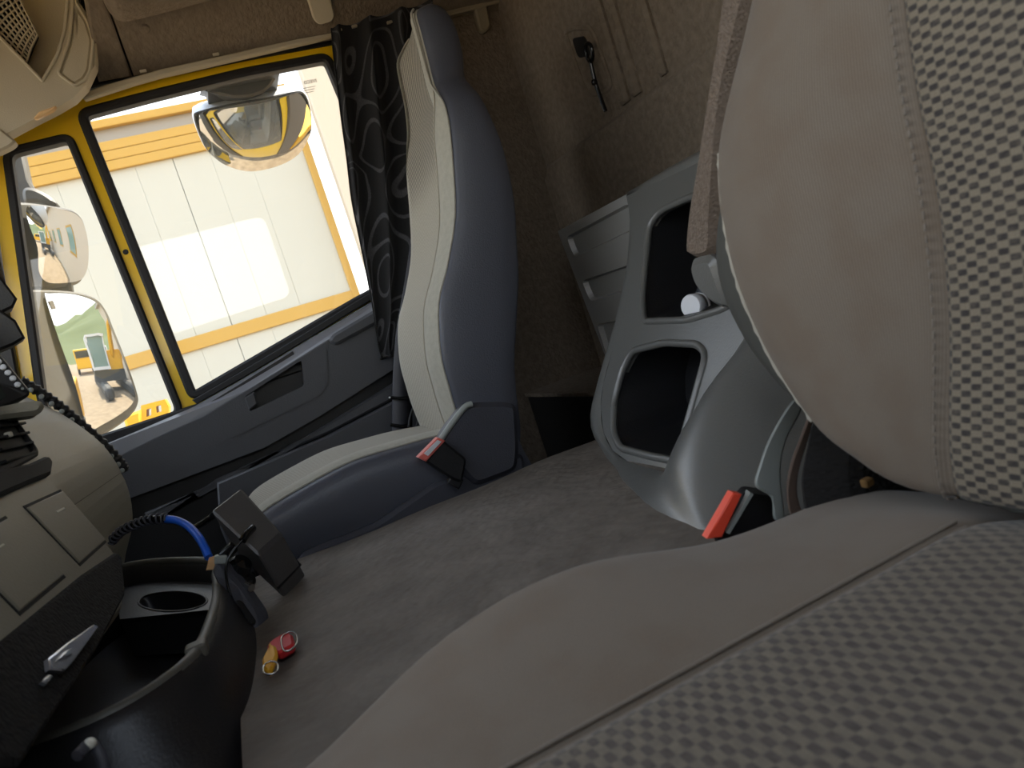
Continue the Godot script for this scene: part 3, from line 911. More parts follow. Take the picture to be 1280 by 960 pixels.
	# hinge bracket and recliner housing between back and cushion
	obj("hinge_bracket", prism(smooth_path([v(0.3919,0.6125,0.36), v(0.3967,0.6028,0.36), v(0.3761,0.5863,0.36), v(0.3616,0.5639,0.36), v(0.3531,0.5286,0.36), v(0.344,0.5324,0.36), v(0.3473,0.5483,0.36), v(0.3365,0.5624,0.36), v(0.345,0.5755,0.36), v(0.3624,0.5933,0.36)], 4, true), v(0.003, -0.002, -0.006), 0.0015), "bracket_grey", s)
	obj("recliner_housing", prism(round_poly([v(0.3709,0.6075,0.395), v(0.4258,0.5426,0.395), v(0.4265,0.5094,0.395), v(0.3391,0.5355,0.395), v(0.3444,0.5676,0.395)], 0.01), v(0.03, 0, 0.03), 0.006), "felt_black", s)
	obj("housing_edge", prism(smooth_path([v(0.3817,0.6034,0.386), v(0.3822,0.5982,0.386), v(0.3695,0.5825,0.386), v(0.3569,0.5669,0.386), v(0.3507,0.5516,0.386), v(0.3499,0.534,0.386), v(0.3404,0.5379,0.386), v(0.3429,0.5578,0.386), v(0.3539,0.5757,0.386), v(0.3697,0.5919,0.386)], 3, true), v(0.004, 0, -0.006), 0.001), "brown_trim", s)
	obj("foam", rbox(v(0.3629,0.5641,0.445), v(0.008, 0.006, 0.006), 0.002), "foam", s)
	var b := thing("seat_buckle", "bright orange-red belt buckle beside the near brown seat", "buckle", v(0.3217,0.531,0.345))
	obj("body", prism(round_poly([v(0.335,0.5552,0.345), v(0.36,0.5412,0.345), v(0.3534,0.5179,0.345), v(0.2984,0.5207,0.345), v(0.2962,0.5363,0.345)], 0.004), v(0.012, 0, -0.02), 0.003), "black_plastic", b)
	obj("button", prism([v(0.3208,0.5617,0.352), v(0.3279,0.5576,0.352), v(0.2999,0.5333,0.352), v(0.2869,0.5375,0.352)], v(0.003, 0, -0.012), 0.001), "red_plastic", b)
	obj("edge", prism([v(0.3359,0.5556,0.351), v(0.3383,0.5534,0.351), v(0.3074,0.5327,0.351), v(0.3051,0.5349,0.351)], v(0.004, 0, -0.01), 0.0), "bracket_grey", b)

# ---------------------------------------------------------------- passenger seat
func passenger_seat() -> void:
	var s := thing("passenger_seat", "far seat with pale grey striped cloth and dark blue-grey leatherette sides", "seat", v(0.2, 0.1, -0.58))
	var zc := -0.58
	# [y, half width, front x, rear x]
	var prof := [
		[0.50, 0.215, 0.352, 0.40], [0.55, 0.22, 0.328, 0.42], [0.608, 0.22, 0.322, 0.432], [0.66, 0.222, 0.323, 0.445], [0.715, 0.222, 0.328, 0.467], [0.79, 0.222, 0.351, 0.497],
		[0.846, 0.222, 0.386, 0.514], [0.918, 0.222, 0.424, 0.534], [1.0, 0.22, 0.449, 0.544], [1.06, 0.218, 0.464, 0.541], [1.10, 0.206, 0.472, 0.538],
		[1.13, 0.178, 0.476, 0.537], [1.155, 0.150, 0.482, 0.542], [1.20, 0.132, 0.490, 0.558], [1.25, 0.126, 0.495, 0.562], [1.285, 0.116, 0.500, 0.556], [1.303, 0.095, 0.515, 0.545], [1.308, 0.05, 0.525, 0.535]]
	var near := []
	var mid := []
	var far := []
	var sh := []
	for p in prof:
		var y: float = p[0]
		var h: float = p[1]
		var fx: float = p[2]
		var rx: float = p[3]
		var hi: float = smoothstep(1.05, 1.15, y)
		var bul: float = lerpf(0.016, 0.010, hi)
		var sm: float = lerpf(0.72, 0.96, hi)
		var row := []
		for k in [1.0, 0.93, 0.84, sm]:
			var bx: float = fx - bul * sin(PI * clampf((1.0 - k) / 0.45, 0, 1))
			row.append(v(bx, y, zc + h * k))
		near.append(row)
		var e: float = row[3].x
		mid.append([v(e, y, zc + h * sm), v(e + 0.003, y, zc + h * sm * 0.6), v(e + 0.006, y, zc), v(e + 0.003, y, zc - h * sm * 0.6), v(e, y, zc - h * sm)])
		var row2 := []
		for k in [sm, 0.84, 0.93, 1.0]:
			var bx: float = fx - bul * sin(PI * clampf((1.0 - k) / 0.45, 0, 1))
			row2.append(v(bx + (0.012 if k > 0.9 else 0.0), y, zc - h * k))
		far.append(row2)
		var g := 0.010
		sh.append([v(fx, y, zc + h), v(fx + g, y, zc + h + g * 0.9), v(lerpf(fx, rx, 0.5), y, zc + h + g * 1.3), v(rx - g, y, zc + h + g * 0.8), v(rx, y, zc + h * 0.9), v(rx + 0.01, y, zc), v(rx, y, zc - h * 0.9), v(rx - g, y, zc - h - g), v(fx + 0.01, y, zc - h)])
	for g in [near, mid, far, sh]:
		for r in g:
			for i in r.size():
				r[i].x += (-0.36 - r[i].z) * 0.085
	obj("back_bolster", grid(refine(near, 3, 4)), "plain_cloth", s)
	obj("back_centre", grid(refine(mid, 3, 4)), "striped_cloth", s)
	obj("back_bolster", grid(refine(far, 3, 4)), "plain_cloth", s)
	obj("back_sides", grid(refine(sh, 4, 4)), "leatherette", s)
	var pip := []
	var stitch := []
	for i in prof.size() - 1:
		pip.append(v(prof[i][2] - 0.001, prof[i][0], zc + prof[i][1] + 0.001))
		stitch.append(near[i][3] - v(0.001, 0, 0))
	obj("piping", tube(smooth_path(pip, 4), 0.0022, 6), "plain_cloth", part(s, "back_sides"))
	obj("seam", tube(smooth_path(stitch, 4), 0.0014, 6), "thread", part(s, "back_centre"))
	# cushion, rows along x
	var top_n := []
	var top_c := []
	var sd := []
	for q in [[-0.048, 0.515], [-0.044, 0.540], [-0.028, 0.562], [0.0, 0.576], [0.06, 0.588], [0.139, 0.598], [0.216, 0.594], [0.28, 0.588], [0.36, 0.575], [0.40, 0.57]]:
		var x: float = q[0]
		var y: float = q[1]
		top_n.append([v(x, y, -0.362), v(x, y + 0.006, -0.378), v(x, y + 0.006, -0.41), v(x, y - 0.004, -0.445)])
		top_c.append([v(x, y - 0.004, -0.445), v(x, y - 0.012, -0.52), v(x, y - 0.014, -0.60), v(x, y - 0.008, -0.72), v(x, y - 0.012, -0.77), v(x, y - 0.03, -0.80), v(x, y - 0.08, -0.805)])
		sd.append([v(x + 0.02, 0.465, -0.352), v(x + 0.004, lerpf(0.50, y, 0.25), -0.337), v(x, lerpf(0.5, y, 0.72), -0.336), v(x, y - 0.006, -0.346), v(x, y, -0.362)])
	obj("cushion_bolster", grid(refine(top_n, 3, 5)), "plain_cloth", s)
	obj("cushion_centre", grid(refine(top_c, 3, 5)), "ribbed_cloth", s)
	obj("cushion_side", grid(refine(sd, 4, 5)), "leatherette", s)
	var fl := []
	for z in [-0.352, -0.336, -0.362, -0.445, -0.60, -0.72, -0.80]:
		fl.append([v(-0.03, 0.40, z), v(-0.045, 0.46, z), v(-0.048, 0.515, z)])
	obj("cushion_front", grid(refine(fl, 3, 2)), "leatherette", s)
	var cp := []
	for q in [[-0.044, 0.540], [-0.028, 0.562], [0.0, 0.576], [0.06, 0.588], [0.139, 0.598], [0.216, 0.594], [0.28, 0.588], [0.36, 0.575]]:
		cp.append(v(q[0], q[1] + 0.001, -0.362))
	obj("piping", tube(smooth_path(cp, 4), 0.0022, 6), "plain_cloth", part(s, "cushion_side"))
	# pedestal and side valance
	obj("pedestal", box(v(0.0, 0.0, -0.80), v(0.42, 0.47, -0.37), 0.02), "black_plastic", s)
	obj("side_valance", prism(round_poly([v(-0.0314,0.4556,-0.328), v(0.0258,0.5005,-0.328), v(0.1378,0.499,-0.328), v(0.2462,0.5246,-0.328), v(0.3192,0.514,-0.328), v(0.4005,0.5178,-0.328), v(0.3775,0.4216,-0.328), v(0.0202,0.413,-0.328)], 0.015), v(0, 0, -0.03), 0.006), "seat_plastic", s)
	obj("recliner_cover", prism(round_poly([v(0.2656,0.5809,-0.318), v(0.287,0.5996,-0.318), v(0.3255,0.6233,-0.318), v(0.3426,0.624,-0.318), v(0.3939,0.6074,-0.318), v(0.4117,0.5957,-0.318), v(0.3927,0.5283,-0.318), v(0.3799,0.4999,-0.318), v(0.3662,0.4941,-0.318), v(0.3094,0.4957,-0.318), v(0.2983,0.5041,-0.318)], 0.012), v(0, 0, -0.04), 0.008), "seat_plastic", s)
	obj("recliner_highlight", tube(smooth_path([v(0.2678,0.5827,-0.319), v(0.2897,0.5986,-0.319), v(0.325,0.6208,-0.319), v(0.3395,0.6224,-0.319)], 5), 0.005, 8), "bracket_grey", part(s, "recliner_cover"))  # pale tube painting in the highlight along the cover's bevelled edge
	var bk := thing("seat_buckle", "black belt buckle with a pale red button beside the far striped seat", "buckle", v(0.2613,0.5521,-0.3))
	obj("body", prism(round_poly([v(0.2714,0.589,-0.3), v(0.2986,0.5459,-0.3), v(0.2792,0.5135,-0.3), v(0.2664,0.5238,-0.3), v(0.2343,0.5663,-0.3)], 0.006), v(0, 0, -0.022), 0.004), "black_plastic", bk)
	obj("button", prism([v(0.2653,0.5941,-0.296), v(0.2744,0.5855,-0.296), v(0.2358,0.5661,-0.296), v(0.2262,0.5762,-0.296)], v(0, 0, -0.02), 0.002), "buckle_red", bk)
	obj("slot", prism([v(0.2626,0.5912,-0.2945), v(0.2677,0.5867,-0.2945), v(0.2406,0.5735,-0.2945), v(0.2359,0.5791,-0.2945)], v(0, 0, -0.004), 0.0), "white_button", part(bk, "button"))
	obj("stalk", prism([v(0.2719,0.5343,-0.306), v(0.2847,0.5161,-0.306), v(0.2726,0.5048,-0.306), v(0.259,0.5207,-0.306)], v(0, 0, -0.012), 0.002), "black_plastic", bk)

# ---------------------------------------------------------------- console with two bins behind the seats
func rear_console() -> void:
	var c := thing("bin_console", "grey moulded console with two deep open bins between the seats", "console", v(0.6, 0.48, 0.0))
	var outline := [v(0.6997,0.8655,-0.2885), v(0.683,0.841,-0.2664), v(0.6484,0.7901,-0.2247), v(0.6125,0.7373,-0.2002), v(0.5734,0.6799,-0.1929), v(0.5437,0.6362,-0.2035), v(0.5152,0.5942,-0.2073), v(0.4939,0.5629,-0.196), v(0.4735,0.5329,-0.1697), v(0.4594,0.5122,-0.1272), v(0.4525,0.502,-0.0771), v(0.4489,0.4968,-0.0113), v(0.448,0.4954,0.0365), v(0.4505,0.4991,0.0628), v(0.4601,0.5132,0.0696), v(0.4768,0.5378,0.0813), v(0.5067,0.5817,0.0965), v(0.5333,0.6208,0.1131), v(0.5541,0.6514,0.1268), v(0.5798,0.6892,0.1398), v(0.6067,0.7288,0.1384), v(0.6434,0.7828,0.1111), v(0.6826,0.8404,0.0512), v(0.6967,0.8612,-0.0159), v(0.6968,0.8613,-0.092), v(0.6977,0.8626,-0.18)]
	var low := round_poly([v(0.501,0.5733,-0.161), v(0.527,0.6117,-0.1586), v(0.543,0.6351,-0.1406), v(0.5465,0.6402,-0.0554), v(0.542,0.6336,0.0272), v(0.5336,0.6213,0.0516), v(0.5069,0.582,0.0476), v(0.4786,0.5404,0.043), v(0.4579,0.5099,0.0437), v(0.459,0.5115,-0.0251), v(0.462,0.5161,-0.108), v(0.4742,0.534,-0.1401)], 0.012, 3)
	var upp := round_poly([v(0.567,0.6704,-0.1274), v(0.5906,0.7051,-0.1508), v(0.6275,0.7595,-0.1684), v(0.6583,0.8046,-0.1829), v(0.6677,0.8184,-0.155), v(0.6679,0.8188,-0.0781), v(0.6587,0.8053,0.0496), v(0.6111,0.7352,0.1007), v(0.572,0.6778,0.1016), v(0.5654,0.6681,0.0671), v(0.5616,0.6625,-0.008)], 0.014, 3)
	var nf := v(-1, 0.68, 0).normalized()
	cut_plate("face", outline, [low, upp], -nf * 0.012, "console_plastic", c)
	for h in [low, upp]:
		var lip: Array = h.duplicate()
		lip.append(h[0])
		obj("bin_lip", tube(shifted(lip, nf * -0.001), 0.0055, 8), "console_plastic", c)
		var depth := v(0.12, 0.0, 0.0)
		var ctr := Vector3.ZERO
		for p in h:
			ctr += p / h.size()
		var deep := []
		for p in h:
			deep.append(ctr + (p - ctr) * 0.88 + depth)
		var st := begin()
		var rows := []
		for k in 6:
			var r := []
			for i in h.size():
				r.append(h[i].lerp(deep[i], k / 5.0))
			r.append(r[0])
			rows.append(r)
		grid(rows, false, st)
		st.set_smooth_group(-1)
		cap(st, deep, nf)
		obj("bin", st, "black_plastic", c)
	# skirt and flanks running from the face to the tunnel cover
	var base := []
	var n := outline.size()
	var foot := [[0.74, 0.866, -0.29], [0.75, 0.83, -0.292], [0.74, 0.76, -0.293], [0.70, 0.69, -0.29], [0.65, 0.62, -0.29], [0.60, 0.56, -0.288], [0.56, 0.52, -0.286], [0.525, 0.502, -0.284], [0.495, 0.5, -0.24], [0.462, 0.5, -0.162], [0.43, 0.5, -0.085], [0.402, 0.5, -0.01], [0.376, 0.5, 0.07], [0.358, 0.5, 0.145], [0.352, 0.5, 0.212], [0.352, 0.5, 0.254], [0.40, 0.5, 0.29], [0.48, 0.5, 0.31], [0.56, 0.5, 0.31], [0.62, 0.6, 0.30], [0.68, 0.7, 0.28], [0.74, 0.8, 0.2], [0.75, 0.87, 0.13], [0.75, 0.88, 0.05], [0.75, 0.88, -0.05], [0.75, 0.88, -0.17]]
	for i in n:
		base.append(v(foot[i][0], foot[i][1], foot[i][2]))
	var rows := []
	for k in 9:
		var t := k / 8.0
		var r := []
		for i in n + 1:
			var j := i % n
			var a: Vector3 = outline[j]
			var b: Vector3 = base[j]
			# rolls over the rim first, then falls to the foot
			var p := a.lerp(b, t)
			var bulge := sin(PI * pow(t, 0.6)) * a.distance_to(b) * 0.16
			var away := (b - a).normalized()
			var outw := (nf - away * nf.dot(away)).normalized()
			r.append(p + outw * bulge)
		rows.append(r)
	obj("skirt", grid(refine(rows, 2, 2)), "console_plastic", c)
	# slatted side panel
	var sp := thing("slat_panel", "grey plastic side panel with three recessed fields beside the bin console", "panel", v(0.75, 0.48, -0.5))
	var po := [v(0.748,0.873,-0.6748), v(0.748,0.876,-0.3657), v(0.748,0.869,-0.3213), v(0.748,0.5208,-0.5238), v(0.748,0.5226,-0.6256)]
	var holes := [round_poly([v(0.748,0.8538,-0.6425), v(0.748,0.86,-0.3665), v(0.748,0.8128,-0.3539), v(0.748,0.8066,-0.6357)], 0.014, 3), round_poly([v(0.748,0.7553,-0.6358), v(0.748,0.7563,-0.3868), v(0.748,0.7102,-0.3844), v(0.748,0.7076,-0.6254)], 0.014, 3), round_poly([v(0.748,0.658,-0.628), v(0.748,0.6552,-0.4456), v(0.748,0.5359,-0.4532), v(0.748,0.5481,-0.6279)], 0.014, 3)]
	cut_plate("frame", po, holes, v(0.014, 0, 0), "panel_plastic", sp)
	for h in holes:
		var nn := newell(h)
		if nn.x > 0:
			nn = -nn
			h.reverse()
		var inn := inset(shifted(h, v(0.011, 0, 0)), 0.004, nn)
		var bv := begin()
		bv.set_smooth_group(-1)
		cap(bv, inn, nn)
		strip(bv, inn, h)
		obj("field", bv, "panel_plastic", sp)
	obj("back_box", box(v(0.766, 0.1, -0.66), v(0.9, 0.868, -0.31), 0.004), "black_plastic", sp)
	var b := thing("bottle", "clear plastic bottle with a white screw cap in the upper console bin", "bottle", v(0.63,0.6615,-0.0675))
	var at: Vector3 = v(0.6,0.6745,-0.0419)
	var ax := v(-0.72, 0.10, 0.32).normalized()
	obj("cap", lathe([Vector2(0, 0.010), Vector2(0.0145, 0.010), Vector2(0.0162, 0.008), Vector2(0.0162, -0.008), Vector2(0.0155, -0.009)], at, ax, 28), "cap_white", b)
	obj("cap_band", lathe([Vector2(0.0155, -0.0098), Vector2(0.0166, -0.0105), Vector2(0.0166, -0.0138), Vector2(0.0150, -0.0145)], at, ax, 28), "cap_white", part(b, "cap"))
	obj("neck", lathe([Vector2(0.0145, -0.0145), Vector2(0.0145, -0.022), Vector2(0.02, -0.032), Vector2(0.032, -0.05), Vector2(0.033, -0.10), Vector2(0, -0.10)], at, ax, 28), "bottle_plastic", b)

# ---------------------------------------------------------------- dashboard
func dashboard() -> void:
	var d := thing("dashboard", "grey plastic dashboard with an air vent and two blank switch fields", "dashboard", v(-0.4, 0.0, -0.1))
	# passenger's half, a profile run across the cab
	var prof := smooth_path([v(-0.4066,0.9538,-0.74), v(-0.3315,0.8766,-0.74), v(-0.2787,0.8186,-0.74), v(-0.2456,0.7681,-0.74), v(-0.2277,0.7271,-0.74), v(-0.2194,0.6814,-0.74), v(-0.2199,0.634,-0.74), v(-0.2328,0.5834,-0.74), v(-0.2593,0.5385,-0.74), v(-0.2926,0.4729,-0.74)], 3)
	prof.append(v(-0.42, 0.25, -0.74))
	prof.append(v(-0.85, 0.25, -0.74))
	var upper := prof.slice(0, 16)
	upper.append(v(-0.30, 0.62, -0.74))
	upper.append(v(-0.85, 0.62, -0.74))
	obj("passenger_top", prism(upper, v(0, 0, 0.54), 0.004), "dash_plastic", d)
	var lower := [v(-0.302, 0.619, -0.74)]
	lower.append_array(prof.slice(15))
	lower[1] -= v(0.001, 0.001, 0)
	lower.append(v(-0.85, 0.619, -0.74))
	obj("passenger_fascia", prism(lower, v(0, 0, 0.54), 0.004), "dash_plastic", d)
	obj("driver_half", box(v(-0.92, 0.25, -0.19), v(-0.36, 0.80, 0.97), 0.03), "dash_plastic", d)
	# centre stack facing the seats
	var face := [v(-0.2602,0.8954,-0.1844), v(-0.237,0.825,-0.1928), v(-0.2219,0.7793,-0.2086), v(-0.2071,0.7344,-0.1395), v(-0.1855,0.6692,-0.1135), v(-0.1736,0.633,-0.1317), v(-0.1664,0.6112,-0.1184), v(-0.1573,0.5835,-0.0056), v(-0.159,0.5889,0.1165), v(-0.1711,0.6254,0.4164)]
	var st := prism(round_poly(face, 0.012, 3), v(-0.12, -0.02, 0), 0.006)
	obj("centre_stack", st, "dash_plastic", d)
	var off := v(0.9496, 0.3134, 0)
	obj("lower_stack", prism(shifted([v(-0.1747,0.6365,0.0403), v(-0.1707,0.6243,-0.1203), v(-0.1672,0.6136,-0.1177), v(-0.1601,0.592,-0.0274), v(-0.16,0.5917,0.1459), v(-0.1625,0.5994,0.3738), v(-0.1711,0.6254,0.4164), v(-0.18,0.6525,0.3561)], off * 0.004), off * -0.05, 0.003), "felt_black", d)
	# vent
	var vent := round_poly([v(-0.2422,0.8409,-0.1133), v(-0.2315,0.8086,-0.1824), v(-0.2156,0.7602,-0.158), v(-0.2134,0.7535,-0.1453), v(-0.2112,0.747,-0.0083), v(-0.2099,0.743,0.1167)], 0.008)
	obj("vent_frame", ring(shifted(vent, off * 0.006), 0.007, off * -0.03), "matte_black", d)
	obj("vent_back", prism(shifted(vent, off * 0.001), off * -0.004), "plain_black", d)
	for k in 4:
		var a: Vector3 = [v(-0.2278,0.7973,-0.1862)][0].lerp([v(-0.2141,0.7556,-0.122)][0], k / 3.0 * 0.9 + 0.03)
		obj("vent_slat", rbox(a + v(0.002, 0, 0.05), v(0.010, 0.003, 0.13), 0.001), "matte_black", d)
	obj("vent_tab", rbox([v(-0.223,0.7827,-0.0929)][0] + off * 0.006, v(0.006, 0.006, 0.012), 0.002), "light_mark", d)
	obj("grip", prism(round_poly(shifted([v(-0.2129,0.7522,0.0951), v(-0.2123,0.7503,0.0048), v(-0.2114,0.7474,-0.077), v(-0.2121,0.7496,-0.1643), v(-0.2085,0.7387,-0.1617), v(-0.2053,0.7289,-0.1214), v(-0.2055,0.7296,-0.0409), v(-0.2053,0.7291,0.061), v(-0.2052,0.7288,0.15)], off * 0.008), 0.006), off * -0.02, 0.003), "matte_black", d)
	# blank switch fields
	var fields := []
	for f in [[v(-0.2003,0.714,0.0269), v(-0.1994,0.7112,-0.1321), v(-0.1752,0.6378,-0.1304), v(-0.1766,0.642,0.0184)], [v(-0.2001,0.7132,0.1677), v(-0.2002,0.7137,0.0871), v(-0.1775,0.6448,0.0772), v(-0.1792,0.6501,0.2197), v(-0.1925,0.6902,0.2233)]]:
		obj("field_groove", prism(shifted(f, off * 0.0006), off * -0.003), "plain_black", d)
		var nn := newell(f)
		var g: Array = f.duplicate()
		if nn.dot(off) < 0:
			g.reverse()
		var sf := obj("switch_field", prism(inset(shifted(g, off * 0.0022), 0.003, off), off * -0.004, 0.001), "dash_plastic", d)
		fields.append(sf)
	obj("field_mark", prism(shifted([v(-0.194,0.6947,-0.0424), v(-0.1936,0.6937,-0.0785), v(-0.1929,0.6915,-0.0791), v(-0.1933,0.6926,-0.0429)], off * 0.0028), off * -0.001), "light_mark", fields[0])
	obj("field_mark", prism(shifted([v(-0.1945,0.6963,0.1694), v(-0.1944,0.6961,0.1484), v(-0.1939,0.6945,0.1482), v(-0.194,0.6948,0.1692)], off * 0.0028), off * -0.001), "light_mark", fields[1])
	# top pad under the screen
	obj("top_pad", prism(round_poly([v(-0.2655,0.8221,-0.12), v(-0.2212,0.8173,-0.12), v(-0.1985,0.8149,-0.12), v(-0.1822,0.8111,-0.12), v(-0.1808,0.8031,-0.12), v(-0.1887,0.7966,-0.12), v(-0.2256,0.8043,-0.12), v(-0.2709,0.8061,-0.12)], 0.006), v(-0.02, 0.0, -0.06), 0.005), "dash_plastic", d)
	# small screen with a row of round buttons
	var m := thing("dash_monitor", "small dark monitor with a slanting row of round white buttons on the dashboard", "monitor", v(-0.2158,0.8321,-0.15))
	obj("bezel", prism(round_poly([v(-0.2357,0.9233,-0.16), v(-0.2091,0.8737,-0.16), v(-0.1952,0.827,-0.16), v(-0.2005,0.8212,-0.16), v(-0.2266,0.8162,-0.14), v(-0.2615,0.8117,-0.12)], 0.006), v(-0.02, -0.004, -0.02), 0.003), "black_plastic", m)
	obj("screen", prism([v(-0.2434,0.8977,-0.157), v(-0.2183,0.8633,-0.157), v(-0.2095,0.8291,-0.157), v(-0.2243,0.8247,-0.142), v(-0.2582,0.8196,-0.118)], v(-0.004, 0, -0.004), 0.001), "screen_dark", part(m, "bezel"))
	for q in [[v(-0.2148,0.8677,-0.155), v(-0.2124,0.8603,-0.155), v(-0.21,0.8529,-0.155), v(-0.2076,0.8455,-0.155), v(-0.2055,0.8372,-0.155)]]:
		for p in q:
			obj("button", lathe([Vector2(0, 0.003), Vector2(0.0028, 0.0025), Vector2(0.0034, 0)], p, v(0.35, 0.1, 0.9), 14), "white_button", part(m, "bezel"))
	obj("indicator", lathe([Vector2(0, 0.002), Vector2(0.0014, 0.0015), Vector2(0.0016, 0)], v(-0.2025,0.8314,-0.155), v(0.35, 0.1, 0.9), 10), "bracket_grey", m)
	var h := thing("phone_mount", "black folded device mount standing at the edge of the dashboard by the pillar", "mount", v(-0.2125,0.8908,-0.2))
	obj("upper_arm", prism([v(-0.2275,1.0249,-0.22), v(-0.1943,0.9725,-0.22), v(-0.1858,0.9411,-0.22), v(-0.1931,0.9323,-0.22), v(-0.2089,0.929,-0.22), v(-0.2603,0.9271,-0.22)], v(-0.01, 0, -0.03), 0.003), "black_plastic", h)
	obj("lower_arm", prism([v(-0.2466,0.9499,-0.2), v(-0.2032,0.931,-0.2), v(-0.192,0.9139,-0.2), v(-0.1893,0.8913,-0.2), v(-0.2036,0.8869,-0.2), v(-0.2187,0.8849,-0.2), v(-0.267,0.8889,-0.2)], v(-0.01, 0, -0.03), 0.003), "black_plastic", h)
	# ribbed rubber hose between dashboard and door
	var r := thing("ribbed_hose", "black ribbed rubber hose running from the dashboard top down to the door", "hose", v(-0.2452,0.7773,-0.74))
	var pth := smooth_path([v(-0.3182,0.8931,-0.74), v(-0.2983,0.8652,-0.75), v(-0.2784,0.8306,-0.76), v(-0.2594,0.7908,-0.77), v(-0.2403,0.7484,-0.78), v(-0.2249,0.7048,-0.79), v(-0.2215,0.6798,-0.8)], 12)
	var tp := []
	for i in pth.size():
		tp.append(1.0 + 0.22 * cos(i * 1.9))
	obj("sleeve", tube(pth, 0.009, 12, tp), "black_plastic", r)
	for i in range(8, pth.size() - 4, 6):  # beads coloured pale to paint in the highlights along the black sleeve
		obj("bead_highlight", lathe([Vector2(0, 0.004), Vector2(0.004, 0.003), Vector2(0.005, 0)], pth[i] + v(-0.002, -0.004, 0.0115), v(-0.1, 0.2, 1), 10), "bracket_grey", part(r, "sleeve"))

# ---------------------------------------------------------------- storage tray with cup holder
func tray() -> void:
	var t := thing("storage_tray", "black plastic storage tray with a cup holder below the dashboard", "tray", v(-0.17, 0.45, 0.0))
	var rim := smooth_path([v(-0.235, 0.56, -0.46), v(-0.092, 0.56, -0.235), v(-0.082, 0.556, -0.14), v(-0.078, 0.559, -0.02), v(-0.082, 0.56, 0.07), v(-0.092, 0.56, 0.15), v(-0.117, 0.56, 0.193), v(-0.155, 0.56, 0.214), v(-0.21, 0.56, 0.205), v(-0.27, 0.56, 0.175), v(-0.30, 0.56, 0.05), v(-0.31, 0.56, -0.25)], 5, true)
	var foot := smooth_path([v(-0.235, 0.45, -0.50), v(-0.075, 0.45, -0.27), v(-0.046, 0.46, -0.15), v(-0.040, 0.46, -0.03), v(-0.046, 0.46, 0.08), v(-0.058, 0.46, 0.18), v(-0.085, 0.46, 0.262), v(-0.15, 0.46, 0.285), v(-0.21, 0.46, 0.27), v(-0.28, 0.46, 0.22), v(-0.32, 0.46, 0.05), v(-0.32, 0.46, -0.25)], 5, true)
	var ctr := v(-0.19, 0, -0.02)
	var rows := []
	var pull := func(p: Vector3, k: float, y: float) -> Vector3:
		return v(lerpf(p.x, ctr.x, k), y, lerpf(p.z, ctr.z, k))
	for spec in [0, 1, 2, 3, 4, 5, 6, 7]:
		var line := []
		for i in rim.size():
			var p: Vector3 = rim[i]
			match spec:
				0: line.append(foot[i])
				1: line.append(foot[i].lerp(p, 0.55))
				2: line.append(p + v(0, -0.012, 0) + (p - v(ctr.x, p.y, ctr.z)).normalized() * 0.010)
				3: line.append(p + v(0, -0.002, 0) + (p - v(ctr.x, p.y, ctr.z)).normalized() * 0.006)
				4: line.append(p + v(0, -0.001, 0))
				5: line.append(pull.call(p, 0.04, p.y - 0.008))
				6: line.append(pull.call(p, 0.09, p.y - 0.05))
				7: line.append(pull.call(p, 0.14, 0.475))
		rows.append(line)
	var st := grid(rows, true)
	st.set_smooth_group(-1)
	cap(st, rows[7], Vector3.UP)
	obj("bin", st, "tray_plastic", t)
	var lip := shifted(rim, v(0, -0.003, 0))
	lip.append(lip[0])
	obj("rim", tube(lip, 0.0055, 8), "tray_rim_lit", t)
	# shelf with the cup hole
	var shelf := [v(-0.2445,0.532,-0.4781), v(-0.0881,0.532,-0.2237), v(-0.0914,0.532,-0.0761), v(-0.2074,0.532,-0.2184)]
	var hole := [v(-0.0989,0.532,-0.128), v(-0.0997,0.532,-0.1188), v(-0.1024,0.532,-0.1134), v(-0.107,0.532,-0.1118), v(-0.1132,0.532,-0.1144), v(-0.1208,0.532,-0.1206), v(-0.1296,0.532,-0.1309), v(-0.1392,0.532,-0.1445), v(-0.1491,0.532,-0.161), v(-0.1591,0.532,-0.18), v(-0.1684,0.532,-0.2001), v(-0.1768,0.532,-0.2208), v(-0.1838,0.532,-0.2414), v(-0.1889,0.532,-0.2604), v(-0.1917,0.532,-0.2763), v(-0.1918,0.532,-0.2886), v(-0.1893,0.532,-0.2961), v(-0.1843,0.532,-0.2987), v(-0.177,0.532,-0.2956), v(-0.168,0.532,-0.2875), v(-0.1576,0.532,-0.2744), v(-0.1466,0.532,-0.2575), v(-0.1357,0.532,-0.238), v(-0.1255,0.532,-0.2168), v(-0.1166,0.532,-0.1958), v(-0.1092,0.532,-0.1756), v(-0.1037,0.532,-0.1569), v(-0.1003,0.532,-0.1407)]
	var hc := Vector3.ZERO
	for p in hole:
		hc += p / hole.size()
	cut_plate("shelf", shelf, [hole], v(0, -0.006, 0), "tray_plastic", t)
	var rs := []
	for q in [[1.0, 0.532], [0.96, 0.525], [0.9, 0.49], [0.86, 0.478], [0.0, 0.478]]:
		var line := []
		for p in hole:
			line.append(v(hc.x + (p.x - hc.x) * q[0], q[1], hc.z + (p.z - hc.z) * q[0]))
		rs.append(line)
	obj("cup_holder", grid(rs, true), "tray_plastic", t)
	obj("shelf_front", prism([shelf[2], shelf[3], shelf[3] + v(0, -0.05, 0), shelf[2] + v(0, -0.05, 0)], v(0, 0, -0.004)), "tray_plastic", t)
	var rr := []
	for p in hole:
		rr.append(p)
	rr.append(hole[0])
	obj("cup_rim", tube(rr, 0.0015, 6), "tray_plastic", part(t, "cup_holder"))
	obj("corner_clip", rbox(v(-0.092, 0.557, 0.145), v(0.018, 0.012, 0.018), 0.004), "tray_rim_lit", t)

